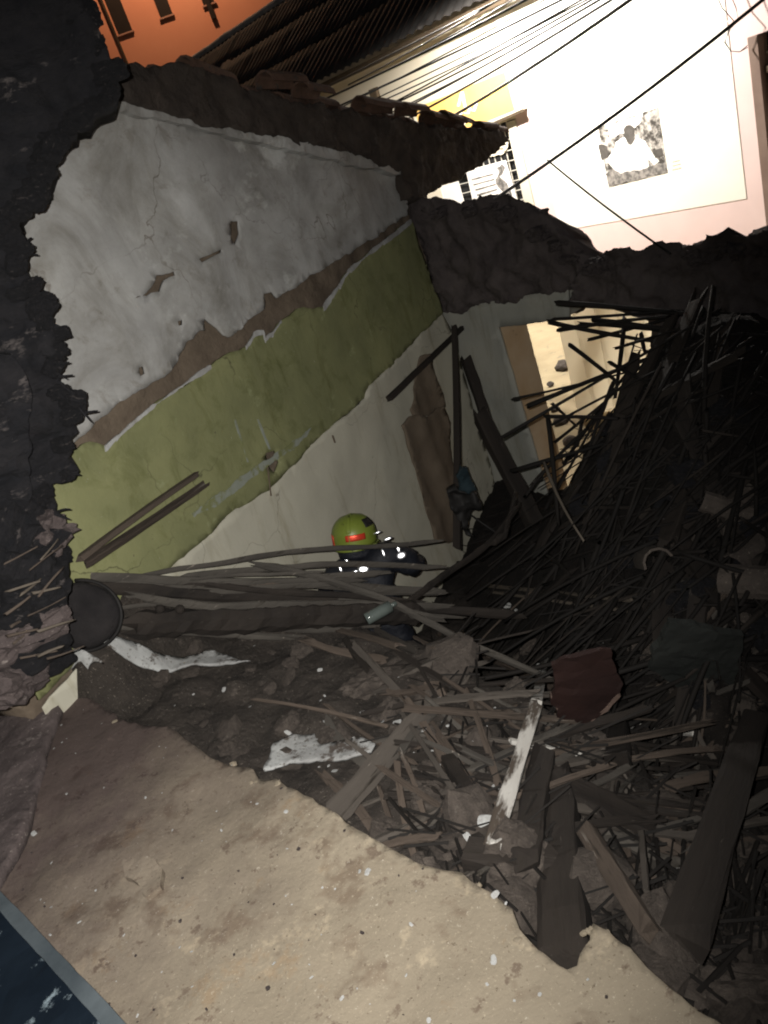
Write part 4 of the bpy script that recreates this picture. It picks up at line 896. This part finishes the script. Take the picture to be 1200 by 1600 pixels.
# ================================================================== RUBBLE PIECES
def on(px0, px1, name, w, h, m, label, cat='plank', up0=.06, up1=.06, **k):
    return beam(name, RB(*px0, up0), RB(*px1, up1), w, h, m, label, cat, **k)
on((528, 1268), (652, 1126), 'plank', .10, .03, 'wood_grey', 'grey brown plank rising from the ledge past the white plaster patch', roll=.5)
on((768, 1326), (838, 1100), 'plank', .06, .03, 'wood_white', 'flaking white plank standing out of the dark rubble', up0=.14, up1=.16)
on((838, 1098), (852, 1028), 'plank', .05, .03, 'wood_white', 'short white plank end above the flaking white plank')
on((915, 1296), (1012, 1452), 'plank', .06, .05, 'wood_brown', 'plank with pale worn edge near the ledge notch', up0=.2, up1=.12)
on((1002, 1300), (1010, 1392), 'lath', .02, .015, 'wood_grey', 'thin pale lath standing beside the worn plank', 'lath', up0=.22, up1=.16)
on((1072, 1460), (1180, 1120), 'wide_board', .12, .045, 'wood_dark', 'wide grey brown board leaning at the dark edge of the rubble', 'board', up0=.25, up1=.35)
on((888, 1500), (872, 1215), 'post', .14, .13, 'wood_dark', 'broad dark post lying towards the ledge', 'post', up0=.1, up1=.12)
on((958, 1200), (962, 1095), 'post', .15, .13, 'wood_dark', 'short dark post below the maroon board', 'post', up0=.12, up1=.14)
on((740, 1340), (880, 1352), 'post', .11, .10, 'wood_dark', 'dark squared timber lying by the white fragments', 'post')
on((700, 1190), (740, 1250), 'post', .06, .06, 'wood_dark', 'short bent timber over the pale lumps', 'post')
on((820, 1350), (850, 1180), 'post', .10, .09, 'wood_dark', 'dark timber beside the flaking white plank', 'post', up0=.1, up1=.1)
on((690, 988), (862, 1068), 'plank', .10, .04, 'wood_brown', 'brown plank lying below the fallen poles', up0=.12, up1=.12)
on((860, 1215), (1010, 1290), 'plank', .12, .05, 'wood_dark', 'dark plank bridging above the worn plank', up0=.14, up1=.16)
on((770, 925), (985, 955), 'lath', .03, .02, 'cane_pale', 'pale lath across the dark heap', 'lath', up0=.1, up1=.12)
on((760, 915), (985, 938), 'lath', .025, .02, 'cane_pale', 'second pale lath across the dark heap', 'lath', up0=.12, up1=.14)
on((798, 1158), (908, 1178), 'lath', .03, .02, 'wood_white', 'whitish lath crossing the flaking plank', 'lath', up0=.12, up1=.12)
on((972, 1132), (1082, 1146), 'lath', .03, .02, 'wood_white', 'whitish lath right of the short post', 'lath', up0=.12, up1=.12)
on((632, 1106), (900, 1126), 'lath', .03, .02, 'wood_brown', 'long brown lath under the maroon board', 'lath', up0=.1, up1=.1)
on((640, 1082), (694, 990), 'stick', .03, .03, 'wood_grey', 'curved grey stick standing on the lip', 'stick', up0=.06, up1=.15, bend=.04)
on((690, 1082), (724, 985), 'stick', .04, .035, 'wood_brown', 'thick brown stick standing on the lip', 'stick', up0=.06, up1=.15)
for i in range(150):
    x, y = R.uniform(560, 1120), R.uniform(1010, 1400)
    if 790 < x < 1010 and 960 < y < 1170: continue
    p = RB(x, y); 
    if edge_q(p.x, p.y) < .12: continue
    a_ = R.choice([R.gauss(.1, .2), R.gauss(2.1, .35), R.uniform(0, 3.14)]); L = R.uniform(.2, .75); q = Vector((p.x+math.cos(a_)*L, p.y+math.sin(a_)*L, 0))
    if edge_q(q.x, q.y) < .08 or q.x > 2.2: continue
    q.z = max(H(q.x, q.y), p.z-.2)+R.uniform(.02, .12)
    m_ = R.choice(['wood_brown', 'wood_brown', 'wood_dark', 'wood_grey', 'wood_dusty'])
    beam('broken_board', p+Z*R.uniform(.02, .09), q, R.uniform(.012, .045), R.uniform(.008, .02), m_, {'wood_brown': 'brown broken board strewn in the rubble before the ledge', 'wood_dark': 'blackened broken board strewn in the rubble before the ledge', 'wood_grey': 'grey broken board strewn in the rubble before the ledge', 'wood_dusty': 'dusty broken board strewn in the rubble before the ledge'}[m_], 'board', {'wood_brown': 'brown boards in the rubble', 'wood_dark': 'blackened boards in the rubble', 'wood_grey': 'grey boards in the rubble', 'wood_dusty': 'dusty boards in the rubble'}[m_], ragged=1.6, rough=.22, bend=.02)
# loose laths under the maroon board
for i in range(46):
    x, y = R.uniform(600, 1060), R.uniform(1075, 1260); L = R.uniform(80, 300); dy = L*R.uniform(.02, .16)
    m_ = R.choice(['wood_brown', 'wood_dark', 'wood_dark', 'wood_grey', 'wood_dark']); c_ = {'wood_brown': 'brown', 'wood_dark': 'black', 'wood_grey': 'grey'}[m_]
    on((x, y), (min(x+L, 1160), y+dy), 'lath', R.uniform(.014, .030), R.uniform(.01, .018), m_, 'narrow %s roof lath lying among parallel laths in the rubble' % c_, 'lath', up0=R.uniform(.03, .1), up1=R.uniform(.03, .1), group='parallel %s laths in the rubble' % c_)
# sheets
mb = empty('maroon_board', tuple(RB(915, 1080, .1)), 'broken maroon board with pale splintered edge', 'board')
MF = Frame(RB(915, 1075, .36), RIGHT, (UP-FWD*.8).normalized(), ((-FWD-UP*.8).normalized()*-1 if False else (UP*.8-FWD).normalized()))
MF.N = MF.U.cross(MF.V).normalized()
plate('board_face', [(862, 1040), (900, 1026), (956, 1018), (974, 1070), (966, 1085), (945, 1108), (918, 1124), (890, 1131), (872, 1105), (866, 1076)], MF, .02, 'maroon', mb, spacing=.05, relief=.02, jag=.035, seg=.02)
plate('splintered_edge', [(966, 1085), (945, 1108), (918, 1124), (890, 1130), (872, 1105), (860, 1085), (868, 1105), (886, 1135), (920, 1131), (950, 1112), (970, 1088)], MF.off(.006), .02, 'maroon_edge', mb, spacing=.05, relief=.005, jag=.008, seg=.02)
GF = Frame(RB(1080, 1040, .28), RIGHT, (UP-FWD*.9).normalized(), Z); GF.N = GF.U.cross(GF.V).normalized()
plate('fallen_slab', [(1014, 1046), (1046, 972), (1162, 992), (1148, 1056), (1104, 1106)], GF, .03, 'sheet_green', None, 'dark greenish grey slab tilted on the heap', 'slab', spacing=.03, relief=.02, rscale=3, jag=.04, seg=.03)
# blue sheet at the photographer's feet
bp_ = empty('blue_panel', tuple(PZ(60, 1560, 2.22)), 'dark blue glossy sheet with pale rim lying on the ledge', 'panel')
e0, e1 = PZ(-60, 1330, 2.30), PZ(250, 1660, 2.30); eu = (e1-e0).normalized(); ev = Vector((-eu.y, eu.x, 0))
if ev.dot(Vector((-1, -1, 0))) < 0: ev = -ev
BF = Frame(e0, eu, ev, (0, 0, 1)); BL = (e1-e0).length
plate('sheet_face', [(-.3, .034), (BL+.3, .034), (BL+.3, .8), (-.3, .8)], BF, .02, 'blue_panel', bp_, uv=True, spacing=.06, relief=.02, rscale=3, jag=.004, seg=.1)
plate('rim', [(-.3, -.002), (BL+.3, -.002), (BL+.3, .038), (-.3, .038)], BF.off(.022), .07, 'blue_rim', bp_, uv=True, spacing=.05, relief=.004, rscale=5, jag=.004, seg=.05)
# raised crust on the left of the ledge
CR = [(78, 1052), (99, 1076), (90, 1110), (72, 1160), (60, 1210), (40, 1285), (20, 1330), (-10, 1380), (-160, 1400), (-200, 1000)]
plate('earth_crust', CR, FLO.off(.04), .06, 'dirt_side', None, 'raised purple brown crust of earth on the ledge edge', 'earth crust', spacing=.03, relief=.03, rscale=4, jag=.02, seg=.03, smooth=True, bd=0)
plate('earth_crust', [(190, 1345), (230, 1338), (252, 1355), (250, 1385), (228, 1402), (215, 1380), (195, 1370)], FLO.off(.035), .04, 'dirt', None, 'small raised flake of dry earth on the ledge', 'earth crust', spacing=.04, relief=.015, jag=.02, seg=.015)
# pebbles and crumbs on the ledge
EDG = [solo(SMALL[i], 'dirt') for i in range(6)]
CLOD = [solo(SMALL[i], 'dirt_side') for i in range(6)]
n_ = 0
while n_ < 130:
    x, y = R.uniform(20, 1000), R.uniform(1090, 1600)
    p = PZ(x, y, LEDZ); u_ = [tuple(q) for q in LOUT]
    if not inside(np.array([p.x]), np.array([p.y]), u_)[0]: continue
    if R.random() < (x-150)/900: continue
    s = R.choice([.004, .005, .006, .008, .010, .014]) if R.random() < .96 else .025
    pale = R.random() < .6
    lump('pebble', FLAT[R.randrange(10)] if pale else CLOD[R.randrange(6)], p+Z*(.005+s*.15), s*(1.2 if pale else 1), 'pale plaster crumb on the earth ledge' if pale else 'small brown clod on the earth ledge', 'crumb' if pale else 'clod', 'plaster crumbs on the ledge' if pale else 'clods on the ledge', tilt=.2); n_ += 1
for i in range(24):
    k = R.randrange(1, len(EDGE)-3); t = R.random(); x = EDGE[k][0]+(EDGE[k+1][0]-EDGE[k][0])*t; y = EDGE[k][1]+(EDGE[k+1][1]-EDGE[k][1])*t
    p = PZ(x-R.uniform(-4, 14), y+R.uniform(-3, 12), LEDZ); s = R.choice([.012, .016, .022, .03, .04])
    lump('edge_clod', EDG[R.randrange(6)], p-Z*R.uniform(.0, .02), s*.8, 'crumbling tan clod on the broken rim of the ledge', 'clod', 'clods on the ledge rim')
# adobe lumps in the rubble
for i in range(290):
    x, y = R.uniform(90, 1190), R.uniform(1010, 1590)
    p = RB(x, y); 
    if edge_q(p.x, p.y) < .04: continue
    s = R.choice([.05, .07, .09, .12, .16]) if R.random() < .9 else .26
    lump('adobe_lump', (SMALL+LUMPS)[R.randrange(24)] if s > .1 else SMALL[R.randrange(14)], p+Z*s*.1, s, *(('large brown adobe lump lying loose in the rubble before the ledge', 'adobe lump', 'large adobe lumps in the rubble') if s > .1 else ('small brown adobe lump lying loose in the rubble before the ledge', 'adobe lump', 'small adobe lumps in the rubble')))
for i in range(190):
    x, y = (R.gauss(700, 220), R.gauss(1180, 110)) if R.random() < .7 else (R.uniform(150, 1150), R.uniform(1010, 1450))
    if y < 1000: continue
    p = RB(x, y)
    if edge_q(p.x, p.y) < .04: continue
    s = R.choice([.012, .014, .018, .024, .03, .045])
    lump('plaster_fragment', FLAT[R.randrange(10)], p+Z*(.03+s*.2), s, 'small white plaster fragment scattered on the dark rubble', 'plaster', 'plaster fragments on the rubble')
for x, y, s, lab in ((757, 1283, .085, 'largest white plaster fragment beside the flaking plank'), (731, 1308, .05, 'round white plaster fragment left of the flaking plank'), (752, 1322, .07, 'grey white plaster fragment under the flaking plank foot'), (843, 1040, .06, 'white plaster piece above the maroon board'), (945, 1475, .05, 'white chip at the ledge notch'), (790, 945, .10, 'tan plaster piece under the pale laths'), (810, 955, .07, 'grey plaster piece under the pale laths')):
    lump('plaster_fragment', FLAT[R.randrange(10)], RB(x, y, .07), s, lab, 'plaster', tilt=.3)

# ================================================================== CANE HEAP
DOORC = [((868, 473), (1085, 494), .02), ((862, 499), (1005, 489), .014), ((856, 503), (1025, 532), .02), ((872, 516), (1000, 500), .016), ((920, 531), (1025, 503), .014), ((888, 537), (948, 584), .018), ((976, 500), (965, 590), .02), ((800, 624), (1010, 572), .012),
         ((826, 634), (1030, 556), .02), ((780, 686), (1035, 536), .014), ((862, 664), (990, 598), .012), ((850, 651), (935, 653), .016), ((856, 652), (868, 775), .02), ((800, 736), (915, 702), .02), ((862, 630), (890, 656), .014), ((952, 566), (1005, 594), .016),
         ((905, 505), (1010, 515), .014), ((885, 475), (1100, 488), .02), ((930, 500), (1090, 522), .022), ((868, 690), (930, 640), .014), ((960, 545), (1040, 520), .012)]
for a, b, r in DOORC:
    d0 = R.uniform(5.1, 5.7); b2 = (b[0]+(b[0]-a[0])*.35, b[1]+(b[1]-a[1])*.35)
    cane(P(*a, d0+.1), P(*b2, d0-.25), r*.95, 'cane', 'broken cane jutting from the heap across the bright doorway', 'canes across the doorway', bend=.01)
cane(P(850, 722, 5.2), P(912, 845, 4.6), .012, 'cane_pale', 'thin pale stick slanting below the doorway', None, 'stick', 'stick')
CANE_L = {(False, False): ('short thin split cane in the tangled roof heap beside the doorway', 'short thin canes of the roof heap'), (True, False): ('long thin split cane in the tangled roof heap beside the doorway', 'long thin canes of the roof heap'),
          (False, True): ('short thick round cane in the tangled roof heap beside the doorway', 'short thick canes of the roof heap'), (True, True): ('long thick round cane in the tangled roof heap beside the doorway', 'long thick canes of the roof heap')}
cnt = 0
while cnt < 250:
    x, y = R.uniform(820, 1230), R.uniform(520, 1090)
    if (y < 1240-x*.62 and x < 1000): continue
    p = RB(x, y); 
    if not (.3 < p.x < 4.2 and 1.6 < p.y < 6.2): continue
    ang = R.gauss(math.radians(200), .55) if R.random() < .6 else R.uniform(0, 6.28); L = R.uniform(.25, 1.15)
    if 835 < x < 1000 and 985 < y < 1150: continue
    q = Vector((p.x+math.cos(ang)*L, p.y+math.sin(ang)*L*.6+.15*L, 0)); z1 = H(q.x, q.y)
    up_ = R.uniform(.02, .28)
    q.z = max(z1+R.uniform(.0, .2), p.z-.4)+up_*.3
    if y < 740: q = p.lerp(q, .55)
    cane(p+Z*up_, q+Z*up_*.3, (rc := R.choice([.008, .010, .013, .017])), 'cane' if R.random() < .88 else 'wood_dark', *CANE_L[(L > .7, rc > .012)], split=(rc <= .012)); cnt += 1
for i in range(36):
    x, y = R.uniform(860, 1200), R.uniform(600, 1100)
    if y < 1300-x*.62 or (800 < x < 1010 and 960 < y < 1180): continue
    p = RB(x, y); a_ = R.uniform(0, 6.28); L = R.uniform(.3, .9); q = Vector((p.x+math.cos(a_)*L, p.y+math.sin(a_)*L, 0)); q.z = H(q.x, q.y)+R.uniform(.05, .2)
    beam('heap_board', p+Z*R.uniform(.05, .2), q, R.uniform(.05, .13), R.uniform(.02, .05), 'wood_dark', 'black broken board buried in the tangled cane heap', 'board', 'boards in the cane heap', ragged=.9)
TILE2 = TILE.copy(); TILE2.materials.clear(); TILE2.materials.append(M['chunk'])
for i in range(9):
    x, y = R.uniform(930, 1200), R.uniform(780, 1000); p = RB(x, y)
    if edge_q(p.x, p.y) < .3 or (800 < x < 1010 and 960 < y < 1180): continue
    t = bpy.data.objects.new('fallen_tile', TILE2); COL.objects.link(t); t.location = p+Z*.06; t.rotation_euler = (R.uniform(-1, 1), R.uniform(-.6, .6), R.uniform(0, 6.28)); t.scale = (R.uniform(.5, 1),)*3
    tag(t, 'fallen curved clay tile lying on the dark heap', 'tile', 'fallen tiles on the heap')
# finer cane litter of the heap, too small to tell apart
def litter():
    V = []; Fs = []
    for i in range(1500):
        x, y = R.uniform(640, 1250), R.uniform(540, 1560)
        if (y < 1240-x*.62 and x < 1000): continue
        p = RB(x, y)
        if edge_q(p.x, p.y) < .06: continue
        a = R.uniform(0, 6.28); L = R.uniform(.08, .35); d = Vector((math.cos(a)*L, math.sin(a)*L, R.uniform(-.15, .15)*L)); r = R.uniform(.003, .008)
        s_ = d.cross(Z).normalized()*r; t_ = Z*r; b = len(V); c = p+Z*R.uniform(.01, .08)
        V += [c+s_, c+t_, c-s_, c-t_*.3, c+d+s_, c+d+t_, c+d-s_, c+d-t_*.3]
        for k in range(4): Fs.append((b+k, b+(k+1) % 4, b+4+(k+1) % 4, b+4+k))
    tag(obj('cane_litter', mesh(V, Fs), 'cane'), 'fine broken cane litter strewn over the roof heap', 'litter', None, 'stuff')
litter()
HLUMP = [solo(LUMPS[i], 'stump') for i in range(8)]
for i in range(30):
    x, y = R.uniform(900, 1200), R.uniform(640, 1150); p = RB(x, y)
    lump('adobe_lump', HLUMP[i % 8], p+Z*.03, R.uniform(.1, .26), 'dark adobe lump caught in the tangled cane heap', 'adobe lump', 'adobe lumps in the cane heap')
